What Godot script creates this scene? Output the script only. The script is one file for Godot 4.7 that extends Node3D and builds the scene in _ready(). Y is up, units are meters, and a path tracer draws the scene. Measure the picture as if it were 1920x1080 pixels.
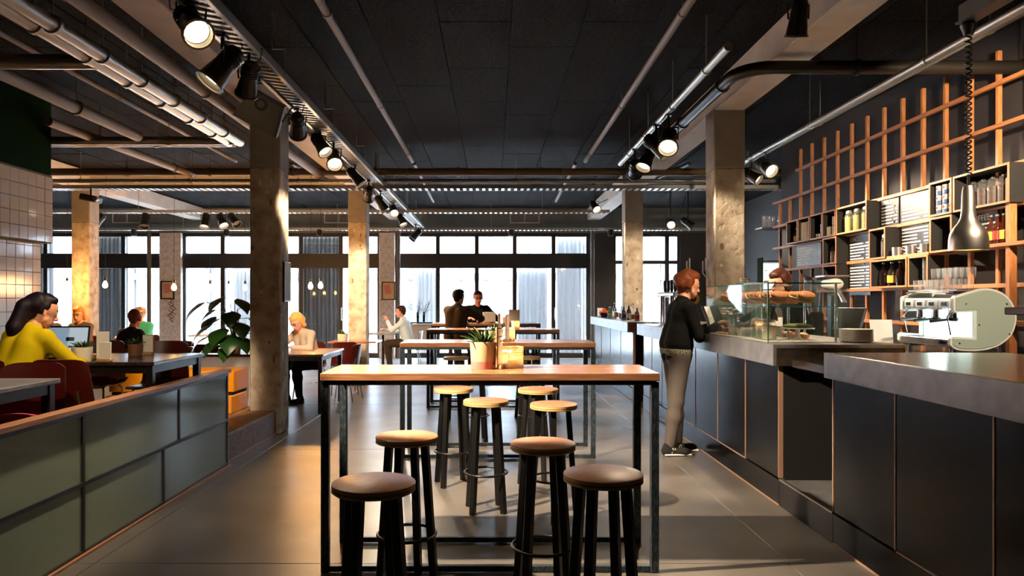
extends Node3D
# A cafe with high tables in the aisle, a dark bar on the right and a raised dining deck on the left. Metres, y up, the room runs along -z.

class MB:
	var v := PackedVector3Array()
	var n := PackedVector3Array()
	var uv := PackedVector2Array()
	var c := PackedColorArray()
	var colored := false
	var uved := false
	var col := Color.WHITE
	var xf := Transform3D.IDENTITY

	func tri(a: Vector3, b: Vector3, d: Vector3, na: Vector3, nb: Vector3, nd: Vector3) -> void:
		if (b - a).cross(d - a).dot(na + nb + nd) > 0.0:
			var t := b
			b = d
			d = t
			t = nb
			nb = nd
			nd = t
		v.push_back(xf * a)
		v.push_back(xf * b)
		v.push_back(xf * d)
		n.push_back((xf.basis * na).normalized())
		n.push_back((xf.basis * nb).normalized())
		n.push_back((xf.basis * nd).normalized())
		if colored:
			c.push_back(col)
			c.push_back(col)
			c.push_back(col)

	func quad(a: Vector3, b: Vector3, d: Vector3, e: Vector3, out: Vector3) -> void:
		tri(a, b, d, out, out, out)
		tri(a, d, e, out, out, out)

	func uvquad(o: Vector3, ex: Vector3, ey: Vector3, out: Vector3) -> void:
		# a flat print: o is the lower left corner, uv (0,1)
		uved = true
		var p := [o, o + ex, o + ex + ey, o + ey]
		var q := [Vector2(0, 1), Vector2(1, 1), Vector2(1, 0), Vector2(0, 0)]
		for t in [[0, 1, 2], [0, 2, 3]]:
			var k: Array = t
			if (p[k[1]] - p[k[0]]).cross(p[k[2]] - p[k[0]]).dot(out) > 0.0:
				k = [t[0], t[2], t[1]]
			for i in k:
				v.push_back(p[i])
				n.push_back(out)
				uv.push_back(q[i])

	func box(ctr: Vector3, size: Vector3, b := 0.0, bs := Basis.IDENTITY) -> void:
		var h := size * 0.5
		b = minf(b, minf(h.x, minf(h.y, h.z)) * 0.9)
		for ax in 3:
			var i := (ax + 1) % 3
			var j := (ax + 2) % 3
			for sg in [-1.0, 1.0]:
				var pts := []
				for q in [[-1, -1], [1, -1], [1, 1], [-1, 1]]:
					var p := Vector3.ZERO
					p[ax] = sg * h[ax]
					p[i] = q[0] * (h[i] - b)
					p[j] = q[1] * (h[j] - b)
					pts.append(ctr + bs * p)
				var o := Vector3.ZERO
				o[ax] = sg
				quad(pts[0], pts[1], pts[2], pts[3], bs * o)
		if b <= 0.0:
			return
		for ax in 3:
			var i := (ax + 1) % 3
			var j := (ax + 2) % 3
			for si in [-1.0, 1.0]:
				for sj in [-1.0, 1.0]:
					var pts := []
					for q in [[-1, 0], [1, 0], [1, 1], [-1, 1]]:
						var p := Vector3.ZERO
						p[ax] = q[0] * (h[ax] - b)
						p[i] = si * (h[i] - (b if q[1] == 1 else 0.0))
						p[j] = sj * (h[j] - (0.0 if q[1] == 1 else b))
						pts.append(ctr + bs * p)
					var o := Vector3.ZERO
					o[i] = si
					o[j] = sj
					quad(pts[0], pts[1], pts[2], pts[3], bs * o.normalized())
		for sx in [-1.0, 1.0]:
			for sy in [-1.0, 1.0]:
				for sz in [-1.0, 1.0]:
					var s := Vector3(sx, sy, sz)
					var o := s.normalized()
					tri(ctr + bs * (s * h - Vector3(0, sy * b, sz * b)), ctr + bs * (s * h - Vector3(sx * b, 0, sz * b)), ctr + bs * (s * h - Vector3(sx * b, sy * b, 0)), bs * o, bs * o, bs * o)

	func bar(a: Vector3, b: Vector3, w: float, h: float, bev := 0.0) -> void:
		# a straight bar of rectangular section from a to b
		var d := (b - a)
		var z := d.normalized()
		var up := Vector3.UP if absf(z.y) < 0.95 else Vector3.RIGHT
		var x := up.cross(z).normalized()
		var y := z.cross(x)
		box((a + b) * 0.5, Vector3(w, h, d.length()), bev, Basis(x, y, z))

	func cyl(a: Vector3, b: Vector3, r0: float, r1: float, seg := 12, caps := true) -> void:
		var z := (b - a).normalized()
		var up := Vector3.UP if absf(z.y) < 0.95 else Vector3.RIGHT
		var x := up.cross(z).normalized()
		var y := z.cross(x)
		var sl := (r0 - r1) / maxf((b - a).length(), 1e-5)
		for k in seg:
			var t0 := TAU * k / seg
			var t1 := TAU * (k + 1) / seg
			var d0 := x * cos(t0) + y * sin(t0)
			var d1 := x * cos(t1) + y * sin(t1)
			var n0 := (d0 + z * sl).normalized()
			var n1 := (d1 + z * sl).normalized()
			tri(a + d0 * r0, a + d1 * r0, b + d1 * r1, n0, n1, n1)
			tri(a + d0 * r0, b + d1 * r1, b + d0 * r1, n0, n1, n0)
			if caps:
				if r0 > 0.0:
					tri(a, a + d0 * r0, a + d1 * r0, -z, -z, -z)
				if r1 > 0.0:
					tri(b, b + d0 * r1, b + d1 * r1, z, z, z)

	func tube(pts: Array, r: float, seg := 8, caps := true) -> void:
		var m := pts.size()
		var rings := []
		var nx := Vector3.ZERO
		for i in m:
			var t: Vector3 = (pts[mini(i + 1, m - 1)] - pts[maxi(i - 1, 0)]).normalized()
			if i == 0:
				nx = (Vector3.UP if absf(t.y) < 0.9 else Vector3.RIGHT).cross(t).normalized()
			else:
				nx = (nx - t * nx.dot(t)).normalized()
			var ny := t.cross(nx)
			var ring := []
			for k in seg:
				var a := TAU * k / seg
				ring.append(nx * cos(a) + ny * sin(a))
			rings.append(ring)
		for i in m - 1:
			for k in seg:
				var l := (k + 1) % seg
				var a0: Vector3 = rings[i][k]
				var a1: Vector3 = rings[i][l]
				var b0: Vector3 = rings[i + 1][k]
				var b1: Vector3 = rings[i + 1][l]
				var p: Vector3 = pts[i]
				var q: Vector3 = pts[i + 1]
				tri(p + a0 * r, p + a1 * r, q + b1 * r, a0, a1, b1)
				tri(p + a0 * r, q + b1 * r, q + b0 * r, a0, b1, b0)
		if caps:
			var z0: Vector3 = (pts[0] - pts[1]).normalized()
			var z1: Vector3 = (pts[m - 1] - pts[m - 2]).normalized()
			for k in seg:
				var l := (k + 1) % seg
				tri(pts[0], pts[0] + rings[0][k] * r, pts[0] + rings[0][l] * r, z0, z0, z0)
				tri(pts[m - 1], pts[m - 1] + rings[m - 1][k] * r, pts[m - 1] + rings[m - 1][l] * r, z1, z1, z1)

	func lathe(prof: Array, seg := 20, at := Vector3.ZERO, bs := Basis.IDENTITY) -> void:
		# prof: [r, y] pairs from bottom to top; sharp where the outline bends more than 40 degrees
		var m := prof.size()
		var sn := []
		for i in m - 1:
			var dr: float = prof[i + 1][0] - prof[i][0]
			var dy: float = prof[i + 1][1] - prof[i][1]
			var q := Vector2(dy, -dr)
			sn.append(q.normalized() if q.length() > 1e-9 else Vector2(1, 0))
		for i in m - 1:
			var s: Vector2 = sn[i]
			var lo := s
			var hi := s
			if i > 0 and s.dot(sn[i - 1]) > 0.76:
				lo = (s + sn[i - 1]).normalized()
			if i < m - 2 and s.dot(sn[i + 1]) > 0.76:
				hi = (s + sn[i + 1]).normalized()
			var r0: float = prof[i][0]
			var r1: float = prof[i + 1][0]
			var y0: float = prof[i][1]
			var y1: float = prof[i + 1][1]
			for k in seg:
				var t0 := TAU * k / seg
				var t1 := TAU * (k + 1) / seg
				var d0 := Vector3(cos(t0), 0, sin(t0))
				var d1 := Vector3(cos(t1), 0, sin(t1))
				var U := Vector3.UP
				var a := at + bs * (d0 * r0 + U * y0)
				var b := at + bs * (d1 * r0 + U * y0)
				var e := at + bs * (d1 * r1 + U * y1)
				var f := at + bs * (d0 * r1 + U * y1)
				var na := bs * (d0 * lo.x + U * lo.y)
				var nb := bs * (d1 * lo.x + U * lo.y)
				var ne := bs * (d1 * hi.x + U * hi.y)
				var nf := bs * (d0 * hi.x + U * hi.y)
				if r0 > 1e-6:
					tri(a, b, e, na, nb, ne)
				if r1 > 1e-6:
					tri(a, e, f, na, ne, nf)

	func ball(ctr: Vector3, rad: Vector3, rings := 8, seg := 12, bs := Basis.IDENTITY) -> void:
		for i in rings:
			var p0 := PI * i / rings
			var p1 := PI * (i + 1) / rings
			for k in seg:
				var t0 := TAU * k / seg
				var t1 := TAU * (k + 1) / seg
				var q := []
				for e in [[p0, t0], [p0, t1], [p1, t1], [p1, t0]]:
					q.append(Vector3(sin(e[0]) * cos(e[1]), cos(e[0]), sin(e[0]) * sin(e[1])))
				var g := []
				for w in q:
					g.append(bs * (w / rad).normalized())
				if i > 0:
					tri(ctr + bs * (q[0] * rad), ctr + bs * (q[1] * rad), ctr + bs * (q[2] * rad), g[0], g[1], g[2])
				if i < rings - 1:
					tri(ctr + bs * (q[0] * rad), ctr + bs * (q[2] * rad), ctr + bs * (q[3] * rad), g[0], g[2], g[3])

	func prism(poly: Array, t: Transform3D, depth: float) -> void:
		# poly in the local xy plane, extruded along local z from 0 to depth
		var pk := PackedVector2Array(poly)
		var idx := Geometry2D.triangulate_polygon(pk)
		var nz := t.basis.z.normalized()
		for i in range(0, idx.size(), 3):
			var q := []
			for j in 3:
				var p: Vector2 = pk[idx[i + j]]
				q.append(Vector3(p.x, p.y, 0))
			tri(t * q[0], t * q[1], t * q[2], -nz, -nz, -nz)
			var o := Vector3(0, 0, depth)
			tri(t * (q[0] + o), t * (q[1] + o), t * (q[2] + o), nz, nz, nz)
		var cw := Geometry2D.is_polygon_clockwise(pk)
		for i in pk.size():
			var a := pk[i]
			var b := pk[(i + 1) % pk.size()]
			var e := (b - a).normalized()
			var o2 := Vector2(-e.y, e.x) if cw else Vector2(e.y, -e.x)
			var o3 := t.basis * Vector3(o2.x, o2.y, 0)
			quad(t * Vector3(a.x, a.y, 0), t * Vector3(b.x, b.y, 0), t * Vector3(b.x, b.y, depth), t * Vector3(a.x, a.y, depth), o3.normalized())

	func patch(fn: Callable, nu: int, nv: int, th: float) -> void:
		# a curved sheet with thickness th; fn(u, v) with u, v in 0..1
		var P := []
		for i in nu + 1:
			var row := []
			for j in nv + 1:
				row.append(fn.call(float(i) / nu, float(j) / nv))
			P.append(row)
		var N := []
		for i in nu + 1:
			var row := []
			for j in nv + 1:
				var du: Vector3 = P[mini(i + 1, nu)][j] - P[maxi(i - 1, 0)][j]
				var dv: Vector3 = P[i][mini(j + 1, nv)] - P[i][maxi(j - 1, 0)]
				row.append(du.cross(dv).normalized())
			N.append(row)
		for s in [1.0, -1.0]:
			for i in nu:
				for j in nv:
					var q := []
					var g := []
					for e in [[i, j], [i + 1, j], [i + 1, j + 1], [i, j + 1]]:
						g.append(N[e[0]][e[1]] * s)
						q.append(P[e[0]][e[1]] + N[e[0]][e[1]] * s * th * 0.5)
					tri(q[0], q[1], q[2], g[0], g[1], g[2])
					tri(q[0], q[2], q[3], g[0], g[2], g[3])
		if th <= 0.0:
			return
		for e in 4:
			var cnt := nu if e < 2 else nv
			for k in cnt:
				var a: Array = [[k, 0], [k + 1, 0]] if e == 0 else [[k, nv], [k + 1, nv]] if e == 1 else [[0, k], [0, k + 1]] if e == 2 else [[nu, k], [nu, k + 1]]
				var p: Vector3 = P[a[0][0]][a[0][1]]
				var q: Vector3 = P[a[1][0]][a[1][1]]
				var np: Vector3 = N[a[0][0]][a[0][1]] * th * 0.5
				var nq: Vector3 = N[a[1][0]][a[1][1]] * th * 0.5
				var inn: Array = [k, 1] if e == 0 else [k, nv - 1] if e == 1 else [1, k] if e == 2 else [nu - 1, k]
				var o: Vector3 = (p - P[inn[0]][inn[1]]).normalized()
				quad(p - np, q - nq, q + nq, p + np, o)

	func mesh() -> ArrayMesh:
		var a := []
		a.resize(Mesh.ARRAY_MAX)
		a[Mesh.ARRAY_VERTEX] = v
		a[Mesh.ARRAY_NORMAL] = n
		if uved:
			a[Mesh.ARRAY_TEX_UV] = uv
		if colored:
			a[Mesh.ARRAY_COLOR] = c
		var m := ArrayMesh.new()
		m.add_surface_from_arrays(Mesh.PRIMITIVE_TRIANGLES, a)
		return m

var MT := {}
var taken := {}
var rng := RandomNumberGenerator.new()

func numbered(called: String) -> String:
	if not taken.has(called):
		taken[called] = 0
		return called
	taken[called] += 1
	return "%s_%03d" % [called, taken[called]]

func thing(called: String, label: String, category: String, at := Vector3.ZERO, turn := 0.0, group := "", kind := "") -> Node3D:
	var o := Node3D.new()
	o.name = numbered(called)
	add_child(o)
	o.position = at
	o.rotation.y = turn
	tag(o, label, category, group, kind)
	return o

func tag(o: Node3D, label: String, category: String, group := "", kind := "") -> void:
	if label:
		o.set_meta("label", label)
	if category:
		o.set_meta("category", category)
	if group:
		o.set_meta("group", group)
	if kind:
		o.set_meta("kind", kind)

func part(parent: Node, called: String, mb: MB, mat: String, at := Vector3.ZERO) -> MeshInstance3D:
	return inst(parent, called, mb.mesh(), mat, at)

func inst(parent: Node, called: String, m: Mesh, mat: String, at := Vector3.ZERO) -> MeshInstance3D:
	var o := MeshInstance3D.new()
	o.name = called
	o.mesh = m
	o.material_override = MT[mat]
	o.position = at
	parent.add_child(o, true)
	return o

func solo(called: String, label: String, category: String, mb: MB, mat: String, at := Vector3.ZERO, group := "", kind := "") -> MeshInstance3D:
	var o := inst(self, numbered(called), mb.mesh(), mat, at)
	tag(o, label, category, group, kind)
	return o

func dup(src: Node3D, at: Vector3, turn: float, label: String, group := "") -> Node3D:
	var r: Node3D = src.duplicate()
	var base := String(src.name)
	if base.length() > 4 and base[base.length() - 4] == "_" and base.right(3).is_valid_int():
		base = base.left(base.length() - 4)
	r.name = numbered(base)
	add_child(r)
	r.position = at
	r.rotation.y = turn
	r.set_meta("label", label)
	if group:
		r.set_meta("group", group)
	return r

func text(parent: Node, called: String, words: String, h: float, mat: String, tr: Transform3D, depth := 0.004, fontname := "Droid Sans", bold := 700) -> MeshInstance3D:
	var t := TextMesh.new()
	var f := SystemFont.new()
	f.font_names = PackedStringArray([fontname])
	f.font_weight = bold
	t.font = f
	t.text = words
	t.font_size = 64
	t.pixel_size = h / 46.0
	t.depth = depth
	t.curve_step = 4.0
	var o := inst(parent, called, t, mat)
	o.transform = tr
	return o

func mk(key: String, albedo: Color, rough := 0.6, metal := 0.0, ex := {}) -> StandardMaterial3D:
	var m := StandardMaterial3D.new()
	m.resource_name = key
	m.albedo_color = albedo
	m.roughness = rough
	m.metallic = metal
	for k in ex:
		m.set(k, ex[k])
	MT[key] = m
	return m

func ntex(sd: int, freq: float, stops: Array, oct := 5, size := 512, kind := FastNoiseLite.TYPE_SIMPLEX_SMOOTH) -> NoiseTexture2D:
	var f := FastNoiseLite.new()
	f.seed = sd
	f.noise_type = kind
	f.frequency = freq
	f.fractal_octaves = oct
	var t := NoiseTexture2D.new()
	t.width = size
	t.height = size
	t.seamless = true
	t.noise = f
	t.normalize = true
	var g := Gradient.new()
	var off := PackedFloat32Array()
	var cl := PackedColorArray()
	for s in stops:
		off.push_back(s[0])
		cl.push_back(s[1])
	g.offsets = off
	g.colors = cl
	t.color_ramp = g
	return t

func tri_tex(key: String, albedo: Color, rough: float, tex: Texture2D, sc: Vector3, world := false, ex := {}) -> StandardMaterial3D:
	var e := {"albedo_texture": tex, "uv1_triplanar": true, "uv1_world_triplanar": world, "uv1_scale": sc}
	e.merge(ex, true)
	return mk(key, albedo, rough, 0.0, e)

func g(x: float) -> Color:
	return Color(x, x, x)

# ---------- figures: tapered capsules joined by a smooth minimum, meshed as surface nets ----------
func net(mb: MB, bones: Array, cell: float, k: float) -> void:
	# bones: [a, b, ra, rb, colour]
	var lo := Vector3.ONE * 1e9
	var hi := -lo
	for b in bones:
		var r: float = maxf(b[2], b[3]) + 3.0 * cell
		for p in [b[0], b[1]]:
			lo = lo.min(p - Vector3.ONE * r)
			hi = hi.max(p + Vector3.ONE * r)
	var nx := int(ceil((hi.x - lo.x) / cell)) + 1
	var ny := int(ceil((hi.y - lo.y) / cell)) + 1
	var nz := int(ceil((hi.z - lo.z) / cell)) + 1
	var F := PackedFloat32Array()
	F.resize(nx * ny * nz)
	F.fill(1e3)
	var W := PackedInt32Array()
	W.resize(nx * ny * nz)
	var D := PackedFloat32Array()
	D.resize(nx * ny * nz)
	D.fill(1e3)
	for bi in bones.size():
		var b: Array = bones[bi]
		var A: Vector3 = b[0]
		var B: Vector3 = b[1]
		var ra: float = b[2]
		var rb: float = b[3]
		var ab := B - A
		var l2 := maxf(ab.length_squared(), 1e-9)
		var r := maxf(ra, rb) + k + 2.0 * cell
		var p0 := (A.min(B) - Vector3.ONE * r - lo) / cell
		var p1 := (A.max(B) + Vector3.ONE * r - lo) / cell
		var z0 := maxi(int(p0.z), 0)
		var z1 := mini(int(p1.z) + 1, nz - 1)
		var y0 := maxi(int(p0.y), 0)
		var y1 := mini(int(p1.y) + 1, ny - 1)
		var x0 := maxi(int(p0.x), 0)
		var x1 := mini(int(p1.x) + 1, nx - 1)
		for z in range(z0, z1 + 1):
			for y in range(y0, y1 + 1):
				var base := (z * ny + y) * nx
				for x in range(x0, x1 + 1):
					var ap := lo + Vector3(x, y, z) * cell - A
					var t := clampf(ap.dot(ab) / l2, 0.0, 1.0)
					var d := (ap - ab * t).length() - ra - (rb - ra) * t
					var i := base + x
					if d < D[i]:
						D[i] = d
						W[i] = bi
					var f := F[i]
					var h := maxf(k - absf(f - d), 0.0)
					F[i] = minf(f, d) - h * h / (4.0 * k)
	var id := {}
	var V := PackedVector3Array()
	var C := PackedColorArray()
	var near := cell * 1.75
	var sx := 1
	var sy := nx
	var sz := nx * ny
	var offs := [0, sx, sy, sx + sy, sz, sz + sx, sz + sy, sz + sx + sy]
	var corner := [Vector3(0, 0, 0), Vector3(1, 0, 0), Vector3(0, 1, 0), Vector3(1, 1, 0), Vector3(0, 0, 1), Vector3(1, 0, 1), Vector3(0, 1, 1), Vector3(1, 1, 1)]
	var edges := [[0, 1], [2, 3], [4, 5], [6, 7], [0, 2], [1, 3], [4, 6], [5, 7], [0, 4], [1, 5], [2, 6], [3, 7]]
	for z in nz - 1:
		for y in ny - 1:
			var base := (z * ny + y) * nx
			for x in nx - 1:
				var i := base + x
				if absf(F[i]) > near:
					continue
				var neg := 0
				for o in offs:
					if F[i + o] < 0.0:
						neg += 1
				if neg == 0 or neg == 8:
					continue
				var s := Vector3.ZERO
				var cnt := 0
				for e in edges:
					var fa := F[i + offs[e[0]]]
					var fb := F[i + offs[e[1]]]
					if (fa < 0.0) != (fb < 0.0):
						s += corner[e[0]].lerp(corner[e[1]], fa / (fa - fb))
						cnt += 1
				id[i] = V.size()
				V.push_back(lo + (Vector3(x, y, z) + s / cnt) * cell)
				C.push_back(bones[W[i]][4])
	var N := PackedVector3Array()
	N.resize(V.size())
	var Q := []
	var st := [sx, sy, sz]
	for i in id:
		for ax in 3:
			var fa := F[i]
			var fb := F[i + st[ax]]
			if (fa < 0.0) == (fb < 0.0):
				continue
			var u: int = st[(ax + 1) % 3]
			var w: int = st[(ax + 2) % 3]
			if not (id.has(i - u) and id.has(i - w) and id.has(i - u - w)):
				continue
			var q := [id[i], id[i - u], id[i - u - w], id[i - w]]
			var nn := (V[q[2]] - V[q[0]]).cross(V[q[3]] - V[q[1]])
			var o := Vector3.ZERO
			o[ax] = 1.0 if fa < 0.0 else -1.0
			if nn.dot(o) < 0.0:
				nn = -nn
			for j in q:
				N[j] += nn
			Q.append(q)
	mb.colored = true
	for q in Q:
		for t in [[0, 1, 2], [0, 2, 3]]:
			var a: int = q[t[0]]
			var b: int = q[t[1]]
			var d: int = q[t[2]]
			if (V[b] - V[a]).cross(V[d] - V[a]).dot(N[a] + N[b] + N[d]) > 0.0:
				var sw := b
				b = d
				d = sw
			for j in [a, b, d]:
				mb.v.push_back(V[j])
				mb.n.push_back(N[j].normalized())
				mb.c.push_back(C[j])

func elbow(a: Vector3, b: Vector3, l1: float, l2: float, pole: Vector3) -> Vector3:
	var d := b - a
	var L := minf(d.length(), (l1 + l2) * 0.995)
	var u := d.normalized()
	var x := (l1 * l1 - l2 * l2 + L * L) / (2.0 * L)
	var h := sqrt(maxf(l1 * l1 - x * x, 0.0))
	var p := (pole - u * pole.dot(u)).normalized()
	return a + u * x + p * h

func hand_bones(wrist: Vector3, dir: Vector3, palm_down: Vector3, side: float, curl: float, col: Color) -> Array:
	# palm and five unequal fingers; side +1: thumb leaves towards dir x palm_down
	var out := []
	var across := dir.cross(palm_down).normalized() * side
	var pd := palm_down.normalized()
	for e in [-0.02, 0.0, 0.02]:
		out.append([wrist + dir * 0.012 + across * e * 0.6, wrist + dir * 0.08 + across * e, 0.016, 0.014, col])
	var ln := [0.062, 0.074, 0.08, 0.07]
	for i in 4:
		var root := wrist + dir * 0.082 + across * (-0.03 + 0.02 * i)
		var a1 := dir.lerp(pd, curl * 0.45).normalized()
		var a2 := dir.lerp(pd, minf(curl * 0.95, 1.4)).normalized()
		var k: Vector3 = root + a1 * ln[i] * 0.55
		out.append([root, k, 0.0088, 0.008, col])
		out.append([k, k + a2 * ln[i] * 0.5, 0.008, 0.0068, col])
	var tb := wrist + dir * 0.03 + across * 0.024
	var tm := tb + (dir * 0.5 + across * 0.75 + pd * 0.25).normalized() * 0.034
	out.append([tb, tm, 0.0125, 0.0098, col])
	out.append([tm, tm + (dir * 0.85 + across * 0.2 + pd * 0.45).normalized() * 0.03, 0.0095, 0.008, col])
	return out

func person(label: String, at: Vector3, turn: float, p: Dictionary) -> Node3D:
	# local axes: the person faces -z, its right hand is at +x
	var o := thing("person", label, "person", at, turn, p.get("group", ""))
	var sc: float = p.get("scale", 1.0)
	var skin: Color = p.get("skin", Color(0.62, 0.36, 0.25))
	var lean: float = p.get("lean", 0.1)
	var side: float = p.get("sway", 0.0)
	var sit: float = p.get("sit", -1.0)
	var foot: float = p.get("foot_y", 0.0)
	var det: float = p.get("cell", 0.02)
	var fem: bool = p.get("slim", false)
	var hip := Vector3(0, sit + 0.1 if sit > 0 else 0.93, 0)
	var R := Basis(Vector3.RIGHT, -lean) * Basis(Vector3.BACK, side)
	var chest := hip + R * Vector3(0, 0.36, 0)
	var neck := hip + R * Vector3(0, 0.5, 0.0) + Vector3(0, 0, -0.012)
	var hp: float = p.get("nod", 0.0)
	var hy: float = p.get("look", 0.0)
	var HB := Basis(Vector3.UP, hy) * Basis(Vector3.RIGHT, -hp)
	var hc := neck + Vector3(0, 0.03, -0.01) + HB * Vector3(0, 0.11, -0.012)
	var tw: float = 0.9 if fem else 1.0
	var sh := [chest + R * Vector3(-0.165 * tw, 0.075, 0), chest + R * Vector3(0.165 * tw, 0.075, 0)]
	var hands: Array = p.get("hands", [Vector3(-0.2, 0.75, -0.2), Vector3(0.2, 0.75, -0.2)])
	var knees: Array
	var ank: Array
	var toe := []
	if sit > 0:
		knees = p.get("knees", [Vector3(-0.12, sit + 0.07, -0.42), Vector3(0.12, sit + 0.07, -0.42)])
		ank = p.get("ankles", [Vector3(-0.12, foot + 0.07, -0.36), Vector3(0.12, foot + 0.07, -0.38)])
	else:
		ank = p.get("ankles", [Vector3(-0.085, 0.075, 0.03), Vector3(0.085, 0.075, 0.0)])
		knees = p.get("knees", [Vector3(-0.085, 0.5, -0.02), Vector3(0.085, 0.5, -0.03)])
	for i in 2:
		toe.append(ank[i] + Vector3((-0.02 if i == 0 else 0.02), -0.04, -0.14))
	var pole: Array = p.get("poles", [Vector3(-0.5, -1, 0.5), Vector3(0.5, -1, 0.5)])
	var el := []
	var wr := []
	var hd := []
	for i in 2:
		var e := elbow(sh[i], hands[i], 0.285, 0.25, pole[i])
		el.append(e)
		var d: Vector3 = (hands[i] - e).normalized()
		wr.append(e + d * minf(0.25, (hands[i] - e).length()))
		hd.append(d)
	# the body, one surface
	var wd: float = 0.055 if fem else 0.065
	var torso := []
	for s in [-1.0, 1.0]:
		torso.append([hip + Vector3(s * wd * 1.15, 0, 0), hip + R * Vector3(s * wd * 0.85, 0.17, 0), 0.108, 0.088 if fem else 0.1, skin])
		torso.append([hip + R * Vector3(s * wd * 0.85, 0.17, 0), chest + R * Vector3(s * wd * 1.2, 0, 0), 0.088 if fem else 0.1, 0.1 if fem else 0.112, skin])
	if fem:
		for s in [-1.0, 1.0]:
			torso.append([chest + R * Vector3(s * 0.06, -0.02, -0.07), chest + R * Vector3(s * 0.065, -0.03, -0.085), 0.05, 0.045, skin])
	torso.append([sh[0], sh[1], 0.055, 0.055, skin])
	torso.append([chest + R * Vector3(-0.06, 0.06, 0.01), neck + Vector3(0, -0.02, 0.01), 0.075, 0.055, skin])
	torso.append([chest + R * Vector3(0.06, 0.06, 0.01), neck + Vector3(0, -0.02, 0.01), 0.075, 0.055, skin])
	var arms := []
	for i in 2:
		arms.append([sh[i], el[i], 0.05 * tw, 0.04 * tw, skin])
		arms.append([el[i], wr[i], 0.038 * tw, 0.026, skin])
	var legs := []
	for i in 2:
		var hj := hip + Vector3((-0.085 if i == 0 else 0.085), -0.01, 0)
		legs.append([hj, knees[i], 0.092, 0.058, skin])
		legs.append([knees[i], knees[i].lerp(ank[i], 0.35), 0.056, 0.055, skin])
		legs.append([knees[i].lerp(ank[i], 0.35), ank[i], 0.055, 0.036, skin])
	var neckb := [[neck + Vector3(0, -0.03, 0.008), hc + HB * Vector3(0, -0.06, 0.015), 0.05, 0.047, skin]]
	var body := MB.new()
	body.colored = true
	var all := torso + arms + legs + neckb
	if p.get("bare", true):
		for i in 2:
			all.append([ank[i] + Vector3(0, -0.03, 0.02), toe[i], 0.032, 0.022, skin])
		net(body, all, maxf(det, 0.018), 0.03)
	# head on a finer grid
	var hcell: float = p.get("head_cell", 0.007)
	var dark: Color = p.get("brow", Color(0.05, 0.03, 0.02))
	var lip := Color(skin.r * 0.75, skin.g * 0.42, skin.b * 0.42)
	var H := func(x: float, y: float, z: float) -> Vector3: return hc + HB * Vector3(x, y, z)
	var head := [
		[H.call(0, 0.04, 0.03), H.call(0, 0.035, -0.015), 0.084, 0.078, skin],
		[H.call(0, 0.0, -0.03), H.call(0, -0.055, -0.045), 0.062, 0.047, skin],
		[H.call(-0.03, -0.045, -0.02), H.call(0, -0.085, -0.062), 0.035, 0.022, skin],
		[H.call(0.03, -0.045, -0.02), H.call(0, -0.085, -0.062), 0.035, 0.022, skin],
		[H.call(0, 0.012, -0.088), H.call(0, -0.024, -0.108), 0.009, 0.0145, skin],
		[H.call(-0.012, -0.028, -0.096), H.call(0.012, -0.028, -0.096), 0.01, 0.01, skin],
		[H.call(-0.018, -0.058, -0.088), H.call(0.018, -0.058, -0.088), 0.0075, 0.0075, lip],
		[H.call(0, -0.1, 0.01), H.call(0, -0.02, 0.01), 0.045, 0.06, skin],
	]
	for s in [-1.0, 1.0]:
		head.append([H.call(s * 0.076, 0.012, 0.01), H.call(s * 0.082, -0.022, 0.0), 0.014, 0.01, skin])
		head.append([H.call(s * 0.018, 0.034, -0.088), H.call(s * 0.044, 0.034, -0.077), 0.007, 0.006, dark])
		head.append([H.call(s * 0.031, 0.014, -0.078), H.call(s * 0.033, 0.014, -0.079), 0.0105, 0.0105, Color(0.6, 0.56, 0.52)])
		head.append([H.call(s * 0.031, 0.013, -0.0865), H.call(s * 0.031, 0.013, -0.087), 0.0055, 0.0055, dark])
	net(body, head, hcell, 0.012)
	for i in 2:
		var pd: Vector3 = p.get("palms", [Vector3.DOWN, Vector3.DOWN])[i]
		var pdn: Vector3 = (pd - hd[i] * pd.dot(hd[i])).normalized()
		net(body, hand_bones(wr[i], hd[i], pdn, (-1.0 if i == 1 else 1.0), p.get("curl", 0.6), skin), p.get("hand_cell", 0.0075), 0.006)
	part(o, "body", body, "vcol_skin")
	# clothes, a little wider than the body
	var grow := func(list: Array, by: float, cl: Color) -> Array:
		var r := []
		for b in list:
			r.append([b[0], b[1], b[2] + by, b[3] + by, cl])
		return r
	var topc: Color = p.get("top", Color(0.1, 0.1, 0.1))
	var top := MB.new()
	var tb: Array = grow.call(torso, 0.014, topc)
	tb[tb.size() - 1][1] = chest + R * Vector3(0.02, 0.11, 0.0)
	tb[tb.size() - 2][1] = chest + R * Vector3(-0.02, 0.11, 0.0)
	if p.get("collar", false):
		tb.append([neck + Vector3(0, -0.05, 0.015), neck + Vector3(0, -0.005, 0.018), 0.064, 0.058, topc])
	var ar: Array = grow.call(arms, 0.013, topc)
	if p.get("sleeves", 1.0) < 1.0:
		for i in 2:
			ar[i * 2 + 1][1] = el[i].lerp(wr[i], maxf(p.sleeves, 0.05))
	else:
		for i in 2:
			ar[i * 2 + 1][1] = el[i].lerp(wr[i], 0.9)
	if p.has("hem"):
		for s in [-1.0, 1.0]:
			tb.append([hip + Vector3(s * 0.07, 0.2, 0), hip + Vector3(s * 0.07, -p.hem, 0.005), 0.11, 0.132, topc])
	net(top, tb + ar, det, 0.03)
	part(o, p.get("top_name", "sweater"), top, "vcol_cloth")
	var tr := MB.new()
	var lc: Color = p.get("legs", Color(0.05, 0.06, 0.09))
	var lb: Array = grow.call(legs, 0.012, lc)
	for i in 2:
		lb[i * 3 + 2][1] = knees[i].lerp(ank[i], 0.93)
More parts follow.
